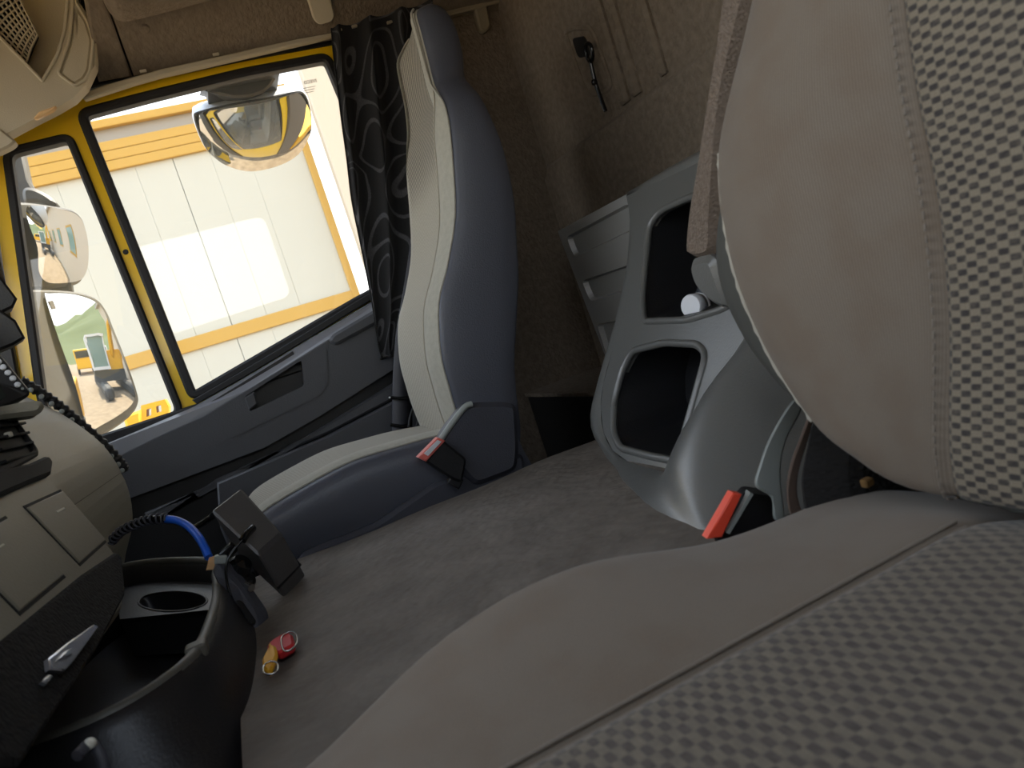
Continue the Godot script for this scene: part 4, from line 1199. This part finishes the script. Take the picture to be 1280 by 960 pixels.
# ---------------------------------------------------------------- curtain and belts
func curtain() -> void:
	var c := thing("curtain", "black window curtain with grey winding lines beside the passenger window", "curtain", v(0.3547,0.7404,-0.93))
	var le := smooth_path([v(0.4742,1.4777,-0.93), v(0.4593,1.4175,-0.93), v(0.4444,1.3462,-0.93), v(0.4294,1.2747,-0.93), v(0.412,1.1847,-0.93), v(0.3927,1.095,-0.93), v(0.3805,1.0031,-0.93), v(0.3682,0.9107,-0.93), v(0.3565,0.837,-0.93), v(0.3443,0.7729,-0.93), v(0.3387,0.728,-0.93)], 4)
	var ri := smooth_path([v(0.726,1.4896,-0.9), v(0.7109,1.4162,-0.9), v(0.6896,1.3246,-0.9), v(0.6682,1.2329,-0.9), v(0.6468,1.141,-0.9), v(0.6197,1.0503,-0.9), v(0.5693,0.9463,-0.9), v(0.5107,0.8651,-0.9), v(0.468,0.7998,-0.9), v(0.4227,0.7555,-0.9), v(0.4017,0.7234,-0.9)], 4)
	var rows := []
	for i in le.size():
		var t := float(i) / (le.size() - 1)
		var r := []
		for k in 49:
			var u := k / 48.0
			var amp := 0.012 + 0.006 * sin(t * 5.0)
			var p: Vector3 = le[i].lerp(ri[i], u)
			var ph := u * TAU * 3.3 + 0.6 * sin(t * 3.0)
			p += v(0.006 * cos(ph), 0, amp * sin(ph) * smoothstep(0.0, 0.1, u))
			r.append(p)
		rows.append(r)
	var front := begin()
	front.set_smooth_group(0)
	var nr := rows.size()
	for rr in nr - 1:
		for k in 48:
			var p := [rows[rr][k], rows[rr + 1][k], rows[rr + 1][k + 1], rows[rr][k + 1]]
			var w := [Vector2(k * 0.0085, rr * 0.0185), Vector2(k * 0.0085, (rr + 1) * 0.0185), Vector2((k + 1) * 0.0085, (rr + 1) * 0.0185), Vector2((k + 1) * 0.0085, rr * 0.0185)]
			for j in [0, 2, 1, 0, 3, 2]:
				front.set_uv(w[j])
				front.add_vertex(p[j])
	obj("cloth", front, "curtain_cloth", c)
	var hemp := []
	for k in 49:
		hemp.append(rows[nr - 1][k])
	obj("hem", tube(hemp, 0.003, 6), "plain_black", part(c, "cloth"))
	var edge := []
	for rr in nr:
		edge.append(rows[rr][0])
	obj("edge_hem", tube(edge, 0.0018, 6), "plain_black", part(c, "cloth"))
	for q in [v(0.495,1.4682,-0.925), v(0.5309,1.4691,-0.92), v(0.6152,1.4642,-0.92)]:
		obj("runner", rbox(q, v(0.013, 0.006, 0.008), 0.002, Basis(Vector3(0, 0, 1), 0.05)), "grey_tab", part(c, "cloth"))

func ribbon(path: Array, across: Vector3, thick: float) -> SurfaceTool:
	var rows := []
	var n := across.cross(path[1] - path[0]).normalized() * thick / 2
	for p in path:
		rows.append([p - across / 2 - n, p + across / 2 - n, p + across / 2 + n, p - across / 2 + n])
	return grid(rows, true)

func belts() -> void:
	var b := thing("seat_belt", "black belt webbing hanging between the curtain and the far seat", "belt", v(0.326,0.5755,-0.86))
	var pth := smooth_path([v(0.649,1.2976,-0.86), v(0.5797,1.1252,-0.86), v(0.5191,0.9896,-0.86), v(0.4597,0.8739,-0.86), v(0.4066,0.7763,-0.86), v(0.3703,0.6933,-0.86), v(0.3452,0.6258,-0.86), v(0.3189,0.5494,-0.86)], 6)
	obj("webbing", ribbon(pth, v(0.05, 0, -0.012), 0.003), "seat_plastic", b)
	obj("guide", tube([v(0.3151,0.6419,-0.845), v(0.3382,0.632,-0.845), v(0.3662,0.6242,-0.845)], 0.004, 8), "gloss_black", b)
	obj("guide", tube([v(0.2989,0.5838,-0.845), v(0.3214,0.5719,-0.845), v(0.339,0.5675,-0.845)], 0.004, 8), "gloss_black", b)
	obj("guide_tip", lathe([Vector2(0, 0.004), Vector2(0.002, 0.003), Vector2(0.0025, 0)], v(0.3162,0.6416,-0.842), v(0, 0, 1), 10), "white_button", part(b, "guide"))
	var l := thing("release_cable", "thin looped black release cable behind the far seat cushion", "cable", v(0.3452,0.5699,-0.82))
	obj("strand", tube(smooth_path([v(0.3306,0.5658,-0.82), v(0.3425,0.5895,-0.82), v(0.3607,0.6093,-0.82), v(0.3778,0.6146,-0.82), v(0.3915,0.6042,-0.82)], 5), 0.003, 6), "rubber", l)
	obj("strand", tube(smooth_path([v(0.3492,0.5647,-0.82), v(0.3629,0.5823,-0.82), v(0.3777,0.5921,-0.82), v(0.3955,0.5933,-0.82)], 5), 0.003, 6), "rubber", l)

# ---------------------------------------------------------------- black device on a bracket
func device() -> void:
	var d := thing("device_box", "black boxy device tilted on a bracket at the corner of the storage tray", "device", v(-0.055,0.5206,-0.12))
	var f := [v(-0.0612,0.634,-0.115), v(-0.0226,0.642,-0.165), v(0.0052,0.5727,-0.135), v(-0.0276,0.5685,-0.085)]
	obj("housing", prism(round_poly(f, 0.006, 3), v(-0.0174,0.4964,-0.128) - f[3], 0.004), "device_grey", d)
	var back: Vector3 = v(-0.0174,0.4964,-0.128) - f[3]
	var mid := back * 0.72
	obj("lid_seam", tube([f[1] + mid, f[2] + mid, f[3] + mid], 0.0018, 6), "plain_black", part(d, "housing"))
	obj("pin", tube([v(-0.0236,0.5979,-0.1), v(-0.032,0.5961,-0.085), v(-0.0381,0.5917,-0.08)], 0.0045, 10), "gloss_black", part(d, "housing"))
	obj("lead", tube(smooth_path([v(-0.0368,0.5931,-0.08), v(-0.05,0.586,-0.075), v(-0.0616,0.5755,-0.07), v(-0.0676,0.5552,-0.065), v(-0.0674,0.5352,-0.06), v(-0.065,0.5215,-0.06)], 4), 0.0015, 6), "gloss_black", d)
	obj("knuckle", lathe([Vector2(0, 0.016), Vector2(0.011, 0.013), Vector2(0.015, 0.004), Vector2(0.015, -0.004), Vector2(0.011, -0.013), Vector2(0, -0.016)], v(-0.0545,0.5589,-0.1), v(0.6, 0.5, 0.4), 16), "gloss_black", d)
	obj("knuckle", lathe([Vector2(0, 0.012), Vector2(0.009, 0.01), Vector2(0.013, 0.0), Vector2(0.009, -0.01), Vector2(0, -0.012)], v(-0.0528,0.542,-0.1), v(-0.6, 0.2, 0.7), 16), "gloss_black", d)
	obj("screw", lathe([Vector2(0, 0.006), Vector2(0.0045, 0.006), Vector2(0.005, -0.004)], v(-0.0482,0.5412,-0.075), v(0.4, -0.3, 0.8), 12), "steel", d)
	obj("fitting", rbox(v(-0.057,0.5839,-0.09), v(0.02, 0.012, 0.014), 0.003, Basis(v(0, 0, 1), 0.4)), "gloss_black", d)
	obj("fitting", rbox(v(-0.0664,0.5801,-0.085), v(0.014, 0.01, 0.012), 0.003, Basis(v(0, 0, 1), -0.3)), "bracket_grey", d)
	obj("bracket", prism(round_poly([v(-0.0801,0.5756,-0.075), v(-0.0694,0.5815,-0.08), v(-0.0569,0.5499,-0.075), v(-0.0465,0.5131,-0.06), v(-0.0496,0.4971,-0.05), v(-0.0592,0.4955,-0.045), v(-0.0679,0.5133,-0.05), v(-0.0767,0.549,-0.06)], 0.008), v(0.01, -0.006, -0.012), 0.003), "seat_plastic", d)
	obj("bracket_slot", prism(round_poly([v(-0.0655,0.5384,-0.052), v(-0.0608,0.5343,-0.052), v(-0.0538,0.5091,-0.042), v(-0.0594,0.5079,-0.042)], 0.004), v(0.003, -0.002, -0.004), 0.001), "plain_black", part(d, "bracket"))
	obj("wood_shim", prism([v(-0.0847,0.5755,-0.08), v(-0.0774,0.5868,-0.085), v(-0.0696,0.5864,-0.085), v(-0.0759,0.5727,-0.08)], v(0.004, -0.004, -0.02), 0.001), "tan_wood", d)
	obj("rear_lead", tube(smooth_path([v(-0.062,0.6224,-0.14), v(-0.0808,0.6139,-0.17), v(-0.0972,0.6092,-0.2)], 4), 0.004, 8), "gloss_black", d)
	var c := thing("blue_cable", "bright blue cable with a black spiral wrap arching from the dashboard to the device", "cable", v(-0.1142,0.6251,-0.16))
	obj("blue_sheath", tube(smooth_path([v(-0.1136,0.6346,-0.17), v(-0.1016,0.6293,-0.16), v(-0.0894,0.6183,-0.14), v(-0.0807,0.6029,-0.11), v(-0.0778,0.586,-0.09)], 6), 0.0048, 10), "blue_cable", c)
	var wp := smooth_path([v(-0.19,0.6236,-0.25), v(-0.1728,0.6331,-0.23), v(-0.1504,0.6386,-0.2), v(-0.1295,0.6396,-0.18), v(-0.1127,0.6343,-0.17)], 6)
	obj("core", tube(wp, 0.0042, 8), "gloss_black", c)
	var hel := []
	var turns := 13.0
	for i in 260:
		var t := i / 259.0 * (wp.size() - 1.001)
		var k := int(t)
		var p: Vector3 = wp[k].lerp(wp[k + 1], t - k)
		var dir: Vector3 = (wp[k + 1] - wp[k]).normalized()
		var fr := frame_of(dir)
		var a := i / 259.0 * TAU * turns
		hel.append(p + (fr[0] * cos(a) + fr[1] * sin(a)) * 0.0055)
	obj("spiral_wrap", tube(hel, 0.0013, 5), "seat_plastic", c)

# ---------------------------------------------------------------- small things
func small_things() -> void:
	var rk := thing("key_tag", "red plastic key tag with a steel ring on the vinyl mat", "key tag", v(-0.0328,0.503,0.0666))
	obj("tag", prism(round_poly([v(-0.044,0.514,0.0684), v(-0.0381,0.514,0.0588), v(-0.0234,0.514,0.0534), v(-0.0189,0.514,0.0684), v(-0.0198,0.514,0.0985), v(-0.0345,0.514,0.1042), v(-0.0427,0.514,0.0879)], 0.004), v(0.0, -0.009, 0), 0.002), "red_tag", rk)
	var rg := smooth_path([v(-0.029,0.515,0.07), v(-0.0206,0.515,0.0636), v(-0.0155,0.515,0.0793), v(-0.017,0.515,0.1056), v(-0.0246,0.515,0.1165), v(-0.0299,0.515,0.1066)], 5, true)
	rg.append(rg[0])
	obj("ring", tube(rg, 0.0009, 6), "steel", rk)
	var yk := thing("key_tag", "yellow key tag with a steel ring beside the tray wall", "key tag", v(-0.0457,0.503,0.1035))
	obj("tag", prism(round_poly([v(-0.0401,0.518,0.0787), v(-0.0355,0.518,0.0929), v(-0.0354,0.518,0.1171), v(-0.0407,0.518,0.1456), v(-0.0446,0.518,0.1549), v(-0.0494,0.518,0.138), v(-0.0491,0.518,0.1119)], 0.004), v(0.0, -0.006, 0), 0.002), "yellow_tag", yk)
	var rg2 := smooth_path([v(-0.0477,0.519,0.1388), v(-0.0419,0.519,0.1359), v(-0.0369,0.519,0.1471), v(-0.0373,0.519,0.1655), v(-0.0435,0.519,0.1672), v(-0.0485,0.519,0.1566)], 5, true)
	rg2.append(rg2[0])
	obj("ring", tube(rg2, 0.0009, 6), "steel", yk)
	var w := thing("wrapper", "crumpled silver wrapper lying in the storage tray", "wrapper", v(-0.2982,0.49,-0.3395))
	obj("film", prism([v(-0.1559,0.6096,0.1412), v(-0.1544,0.6052,0.1361), v(-0.1549,0.6068,0.1904), v(-0.1555,0.6084,0.2354), v(-0.1561,0.6103,0.2567), v(-0.1589,0.6188,0.2731), v(-0.1605,0.6236,0.2618), v(-0.1591,0.6192,0.2185)], v(-0.005, -0.001, 0), 0.001), "foil", w)
	obj("fold", prism([v(-0.1559,0.6188,0.2366), v(-0.155,0.6159,0.2239), v(-0.1541,0.6133,0.2339), v(-0.1561,0.6195,0.256)], v(-0.004, -0.001, 0), 0.001), "foil", w)
	obj("tail", prism([v(-0.1586,0.618,0.2806), v(-0.1575,0.6146,0.2776), v(-0.1579,0.6156,0.2931), v(-0.1589,0.6189,0.296)], v(-0.004, -0.001, 0), 0.001), "foil", w)
	var l := thing("column_lever", "small black bent lever with a pale tip near the tray edge", "lever", v(-0.1358,0.5781,0.35))
	obj("stem", tube(smooth_path([v(-0.1391,0.5872,0.36), v(-0.1365,0.5874,0.355), v(-0.134,0.5873,0.35), v(-0.1318,0.5836,0.35), v(-0.1306,0.5773,0.352), v(-0.1311,0.5669,0.355)], 4), 0.0035, 8), "seat_plastic", l)
	obj("tip", lathe([Vector2(0, 0.0032), Vector2(0.0024, 0.0024), Vector2(0.0034, 0), Vector2(0.0024, -0.0024), Vector2(0, -0.0032)], v(-0.1327,0.5885,0.353), v(0, 0, 1), 12), "light_mark", l)

# ---------------------------------------------------------------- outside mirrors
func dome(outline: Array, n: Vector3, radius: float, st: SurfaceTool = null) -> SurfaceTool:
	var ctr := Vector3.ZERO
	for p in outline:
		ctr += p / outline.size()
	var far := 0.0
	for p in outline:
		far = maxf(far, ctr.distance_to(p))
	var sag: float = radius - sqrt(radius * radius - far * far)
	var rows := []
	for k in 15:
		var t := k / 14.0
		var line := []
		for p in outline:
			var q: Vector3 = ctr + (p - ctr) * maxf(t, 0.001)
			var d: float = ctr.distance_to(q)
			line.append(q + n * (sqrt(radius * radius - d * d) - radius + sag * 0.8))
		rows.append(line)
	return grid(rows, true, st)

func mirrors() -> void:
	var m := thing("wing_mirror", "tall grey door mirror with two glasses outside the quarter window", "mirror", v(-0.3, 0.75, -1.3))
	var n := v(0.768, -0.07, 0.639).normalized()
	var big := smooth_path([v(-0.3111,1.1129,-1.2641), v(-0.3015,1.1215,-1.2747), v(-0.2622,1.1142,-1.3226), v(-0.2293,1.0929,-1.3645), v(-0.2163,1.0654,-1.3832), v(-0.2171,1.0182,-1.3873), v(-0.2165,0.9419,-1.3965), v(-0.2157,0.8532,-1.4071), v(-0.2206,0.8258,-1.4042), v(-0.245,0.8035,-1.3773), v(-0.301,0.7839,-1.3123), v(-0.3278,0.7884,-1.2795), v(-0.3226,0.8983,-1.2737), v(-0.3196,1.009,-1.2651)], 4, true)
	obj("main_glass", dome(big, n, 2.2), "mirror_glass", m)
	obj("main_housing", prism(smooth_path(shifted([v(-0.3487,1.1297,-1.217), v(-0.3279,1.1366,-1.2413), v(-0.2564,1.1237,-1.3286), v(-0.2154,1.1015,-1.3804), v(-0.2019,1.063,-1.4007), v(-0.2011,1.015,-1.407), v(-0.2003,0.9377,-1.4164), v(-0.2029,0.8423,-1.4237), v(-0.2121,0.8071,-1.4166), v(-0.2418,0.7801,-1.3838), v(-0.3061,0.7561,-1.3091), v(-0.3952,0.7343,-1.2044), v(-0.3774,0.9157,-1.206)], n * -0.006), 4, true), n * -0.07, 0.006), "mirror_shell", m)
	obj("sticker", prism(shifted([v(-0.3097,1.1028,-1.2668), v(-0.3023,1.1037,-1.2756), v(-0.3023,1.0837,-1.2778), v(-0.3097,1.0829,-1.269)], n * 0.003), n * -0.001), "print_grey", m)
	var n2 := v(0.84, -0.20, 0.50).normalized()
	var wide := smooth_path([v(-0.2812,1.3209,-1.2552), v(-0.2663,1.3319,-1.2758), v(-0.2229,1.3286,-1.3501), v(-0.195,1.3205,-1.4002), v(-0.187,1.2977,-1.4227), v(-0.1969,1.2468,-1.4264), v(-0.2179,1.1854,-1.4158), v(-0.241,1.1553,-1.389), v(-0.2791,1.1488,-1.3276), v(-0.3008,1.1536,-1.2893), v(-0.3056,1.1802,-1.2705), v(-0.2946,1.2325,-1.2681), v(-0.2905,1.2785,-1.2565)], 4, true)
	obj("wide_glass", dome(wide, n2, 0.45), "mirror_glass", m)
	obj("wide_housing", prism(smooth_path(shifted([v(-0.2979,1.3187,-1.228), v(-0.2794,1.339,-1.2511), v(-0.2183,1.3387,-1.3537), v(-0.1855,1.3315,-1.4118), v(-0.1774,1.2987,-1.4385), v(-0.1939,1.2368,-1.4356), v(-0.2165,1.1751,-1.4223), v(-0.2376,1.1471,-1.398), v(-0.2807,1.1391,-1.3287), v(-0.3221,1.1394,-1.2591), v(-0.3386,1.155,-1.2251), v(-0.3224,1.2313,-1.2218)], n2 * -0.012), 4, true), n2 * -0.06, 0.006), "mirror_shell", m)
	obj("sticker", prism(shifted([v(-0.2801,1.3121,-1.2605), v(-0.2703,1.3151,-1.2759), v(-0.2713,1.2949,-1.2822), v(-0.2812,1.2921,-1.2667)], n2 * 0.003), n2 * -0.001), "print_grey", m)
	obj("arm", prism([v(-0.2797,1.5738,-1.42), v(-0.2555,1.5686,-1.42), v(-0.2738,1.4364,-1.42), v(-0.268,1.4033,-1.42), v(-0.2773,1.359,-1.42), v(-0.3084,1.3669,-1.42), v(-0.318,1.4156,-1.42)], v(0, 0, -0.05), 0.006), "mirror_shell", m)
	obj("cap", prism(smooth_path([v(-0.287,1.4007,-1.36), v(-0.2656,1.3996,-1.36), v(-0.2401,1.3768,-1.36), v(-0.2261,1.3526,-1.36), v(-0.2355,1.3466,-1.36), v(-0.2686,1.3632,-1.36), v(-0.2938,1.3695,-1.36)], 3, true), v(0, 0, -0.06), 0.008), "mirror_shell", m)
	obj("bridge", prism([v(-0.3356,1.1756,-1.37), v(-0.261,1.154,-1.37), v(-0.2666,1.126,-1.37), v(-0.3392,1.1432,-1.37)], v(0, 0, -0.04), 0.006), "mirror_shell", m)
	# kerb mirror above the door
	var k := thing("kerb_mirror", "rounded kerb mirror in a white shell hanging outside above the main window", "mirror", v(0.29, 1.4, -1.3))
	var n3 := v(-0.10, -0.55, 0.83).normalized()
	var ko := smooth_path([v(0.1561,1.4589,-1.2769), v(0.1752,1.4669,-1.2693), v(0.2525,1.4666,-1.2602), v(0.3446,1.4619,-1.2522), v(0.418,1.4595,-1.245), v(0.437,1.4506,-1.2486), v(0.4434,1.4266,-1.2637), v(0.4391,1.3863,-1.2909), v(0.4258,1.3617,-1.3088), v(0.3867,1.333,-1.3326), v(0.3347,1.322,-1.3461), v(0.2687,1.3217,-1.3543), v(0.2283,1.3309,-1.3531), v(0.1887,1.3528,-1.3433), v(0.1651,1.3817,-1.327), v(0.1566,1.4156,-1.3056)], 4, true)
	obj("glass", dome(ko, n3, 0.24), "mirror_glass", k)
	obj("rim", ring(shifted(ko, n3 * -0.001), 0.0022, n3 * -0.012), "rubber", k)
	var sh_rows := []
	var kc := Vector3.ZERO
	for p in ko:
		kc += p / ko.size()
	for q in [[1.02, -0.006], [1.04, -0.02], [1.02, -0.05], [0.9, -0.09], [0.65, -0.12], [0.3, -0.135], [0.01, -0.14]]:
		var line := []
		for p in ko:
			line.append(kc + (p - kc) * q[0] + n3 * q[1] + v(0, 0.012, 0) * (-q[1] * 8.0))
		sh_rows.append(line)
	obj("shell", grid(sh_rows, true), "white_shell", k)
	obj("mount", prism([v(0.1874,1.4965,-1.2), v(0.3885,1.5069,-1.2), v(0.372,1.4892,-1.2), v(0.3518,1.4723,-1.2), v(0.3317,1.4617,-1.2), v(0.2933,1.457,-1.2), v(0.2549,1.4627,-1.2), v(0.2308,1.4737,-1.2)], v(0, 0.03, -0.12), 0.006), "black_plastic", k)
	obj("roof_arm", box(v(0.20, 1.49, -1.30), v(0.38, 1.55, -1.06), 0.006), "black_plastic", k)
	obj("stub", tube([v(0.3051,1.5028,-1.3), v(0.2949,1.4847,-1.31)], 0.011, 12), "rubber", k)

# ---------------------------------------------------------------- outside
func outside() -> void:
	var g := setting("floor_yard", "pale sandy yard around the truck", "ground")
	obj("sand", box(v(-60, -1.25, -60), v(140, -1.15, 60), 0.0), "sand", g)
	# workshop with yellow bands
	var b := thing("workshop", "white panelled workshop with yellow trim bands seen through the passenger window", "building", v(-4, -1.15, -5.1))
	var zf := -5.0
	for i in 44:
		var x1 := 1.091 if i == 0 else 0.441 + 0.5 - 0.25 * i
		var x0 := 0.441 + 0.25 - 0.25 * i
		var g1 := 0.002 if i % 4 == 3 else 0.0005
		var g0 := 0.002 if i % 4 == 2 else 0.0005
		for ban in [[-1.15, 1.14], [1.235, 2.46]]:
			obj("wall_panel", box(v(x0 + g0, ban[0], zf - 0.06), v(x1 - g1, ban[1], zf), 0.001), "building_white", b)
	obj("core", box(v(-11.6, -1.15, zf - 0.30), v(1.08, 2.70, zf - 0.07)), "building_grey", b)
	obj("lower_band", box(v(-11.6, 1.14, zf - 0.05), v(1.12, 1.235, zf + 0.02), 0.004), "building_yellow", b)
	for k in 3:
		obj("fascia_board", box(v(-11.6, 2.46 + k * 0.066, zf - 0.05), v(1.10, 2.523 + k * 0.066, zf + 0.03), 0.004), "building_yellow", b)
	obj("clerestory", box(v(-11.6, 2.66, zf - 0.05), v(1.08, 2.745, zf - 0.01), 0.002), "building_grey", b)
	for k in 9:
		obj("mullion", box(v(0.56 - 1.3 * k - 0.02, 2.655, zf - 0.03), v(0.56 - 1.3 * k + 0.02, 2.75, zf + 0.02), 0.003), "building_yellow", b)
	obj("roof_trim", box(v(-11.6, 2.745, zf - 0.3), v(1.10, 2.80, zf + 0.04), 0.004), "building_yellow", b)
	obj("corner_post", box(v(1.075, -1.15, zf - 0.1), v(1.13, 2.46, zf + 0.03), 0.004), "building_yellow", b)
	var b2 := thing("side_building", "plain beige hall wall beside the white workshop beyond a bright gap", "building", v(6, -1.15, -4.9))
	obj("wall", box(v(1.20, -1.15, -4.87), v(26, 4.2, -4.75), 0.01), "building_beige", b2)
	for k in 4:
		var w := obj("window", box(v(5.0 + 4 * k, 0.6, -4.76), v(6.6 + 4 * k, 2.2, -4.70), 0.01), "building_yellow", b2)
		obj("pane", box(v(5.12 + 4 * k, 0.72, -4.72), v(6.48 + 4 * k, 2.08, -4.69), 0.005), "cab_glass_dark", w)
	obj("eave", box(v(1.20, 4.1, -5.4), v(26, 4.35, -4.45), 0.02), "building_grey", b2)
	# yellow block of machinery below the quarter window
	var y := thing("machine_block", "bright yellow machine block with two square openings below the quarter window", "machine", v(-0.2995,0.777,-2.6))
	var o := [v(-0.3248,0.8307,-2.6), v(-0.2326,0.8261,-2.6), v(-0.2279,0.7932,-2.6), v(-0.2538,0.7259,-2.6), v(-0.3588,0.7121,-2.6)]
	cut_plate("block", o, [[v(-0.3106,0.8085,-2.6), v(-0.2918,0.8088,-2.6), v(-0.3012,0.781,-2.6), v(-0.32,0.7808,-2.6)], [v(-0.273,0.809,-2.6), v(-0.254,0.8093,-2.6), v(-0.2596,0.7836,-2.6), v(-0.2785,0.7833,-2.6)]], v(0, 0, -0.12), "machine_yellow", y)
	obj("rough_end", prism([v(-0.3995,0.8028,-2.58), v(-0.3716,0.8133,-2.58), v(-0.3281,0.815,-2.58), v(-0.3567,0.7123,-2.58), v(-0.4057,0.7302,-2.58)], v(0, 0, -0.1), 0.01), "machine_yellow", y)
	obj("stand", box(v(-0.3688,0.664,-2.6) + v(0, -1.6, -0.1), v(-0.2756,0.699,-2.6) + v(0, 0, -0.02), 0.0), "machine_dark", y)
	yard()

func yard() -> void:
	# own truck's load body behind the cab, mirrored in the door mirrors
	var t := thing("truck_body", "yellow side of the truck's own load body behind the cab", "truck body", v(3, -1.15, 0))
	obj("side_panel", box(v(1.2, -0.3, -1.06), v(6.2, 0.5, 1.06), 0.02), "machine_yellow", t)
	for k in 2:
		obj("wheel", lathe([Vector2(0, 0.15), Vector2(0.25, 0.15), Vector2(0.3, 0.12), Vector2(0.48, 0.14), Vector2(0.5, 0.1), Vector2(0.5, -0.1), Vector2(0.48, -0.14), Vector2(0, -0.14)], v(4.0 + 1.1 * k, -0.65, -0.95), v(0, 0, -1), 28), "machine_dark", t)
	var e := thing("excavator", "excavator with a white framed cab and yellow arm mirrored in the door mirror", "excavator", v(17, -1.15, -2.6))
	obj("cab", box(v(16.4, 0.1, -3), v(17.6, 1.7, -2), 0.06), "cab_glass_dark", e)
	for q in [[16.36, -3.04], [16.36, -1.98], [17.56, -3.04], [17.56, -1.98]]:
		obj("cab_post", box(v(q[0], 0.05, q[1]), v(q[0] + 0.09, 1.75, q[1] + 0.09), 0.01), "vehicle_white", e)
	obj("cab_roof", box(v(16.3, 1.7, -3.1), v(17.7, 1.82, -1.9), 0.02), "vehicle_white", e)
	obj("cab_sill", box(v(16.34, 0, -3.06), v(17.66, 0.16, -1.94), 0.02), "vehicle_white", e)
	obj("house", box(v(16.6, -0.4, -4), v(18.8, 0.9, -2.9), 0.08), "machine_yellow", e)
	obj("deck", box(v(16.3, -0.6, -4), v(18.8, -0.05, -1.95), 0.05), "machine_dark", e)
	for z in [-3.9, -2.3]:
		obj("track", rbox(v(17.5, -0.85, z), v(9, 0.6, 0.5), 0.28), "machine_dark", e)
	obj("boom", tube([v(16.9, 0.3, -3.4), v(15.6, 2.2, -3.6), v(14.2, 2.5, -3.7)], 0.16, 4), "machine_yellow", e)
	obj("stick", tube([v(14.3, 2.7, -3.7), v(13.8, 0.6, -3.7)], 0.12, 4), "machine_yellow", e)
	var vans := [[34.0, -1.6, "machine_yellow", "yellow tipper truck parked in the yard beyond the excavator"], [40.0, -4.6, "vehicle_white", "white truck parked in the yard beyond the excavator"]]
	for w in vans:
		var k := thing("parked_truck", w[3], "truck", v(w[0], -1.15, w[1]))
		obj("cab", rbox(v(w[0], 0.4, w[1]), v(1.6, 2.0, 2.0), 0.15), w[2], k)
		obj("windscreen", box(v(w[0] - 0.86, 0.5, w[1] - 0.85), v(w[0] - 0.78, 1.2, w[1] + 0.85), 0.02), "screen_dark", k)
		obj("bed", box(v(w[0] + 0.9, -0.3, w[1] - 1.0), v(w[0] + 4.5, 0.7, w[1] + 1.0), 0.04), w[2], k)
		for q in [[-0.1, -0.95], [-0.1, 0.95], [3.2, -0.95], [3.2, 0.95]]:
			obj("wheel", lathe([Vector2(0, 0.13), Vector2(0.4, 0.13), Vector2(0.45, 0.08), Vector2(0.45, -0.08), Vector2(0.4, -0.13), Vector2(0, -0.13)], v(w[0] + q[0], -0.7, w[1] + q[1]), v(0, 0, 1), 20), "machine_dark", k)
	var h := setting("hills", "green wooded hills beyond the yard", "hill")
	var rows := []
	var n := FastNoiseLite.new()
	n.seed = 5
	n.frequency = 0.02
	for i in 60:
		var line := []
		for j in 40:
			var x := 70.0 + i * 4.0
			var z := -140.0 + j * 7.0
			var ridge := clampf((x - 70.0) / 90.0, 0, 1)
			var y := -1.4 + ridge * (14.0 + 16.0 * smoothstep(20.0, -90.0, z)) + n.get_noise_2d(x, z) * 9.0 * ridge
			line.append(v(x, y, z))
		rows.append(line)
	obj("slope", grid(rows), "hill_green", h)
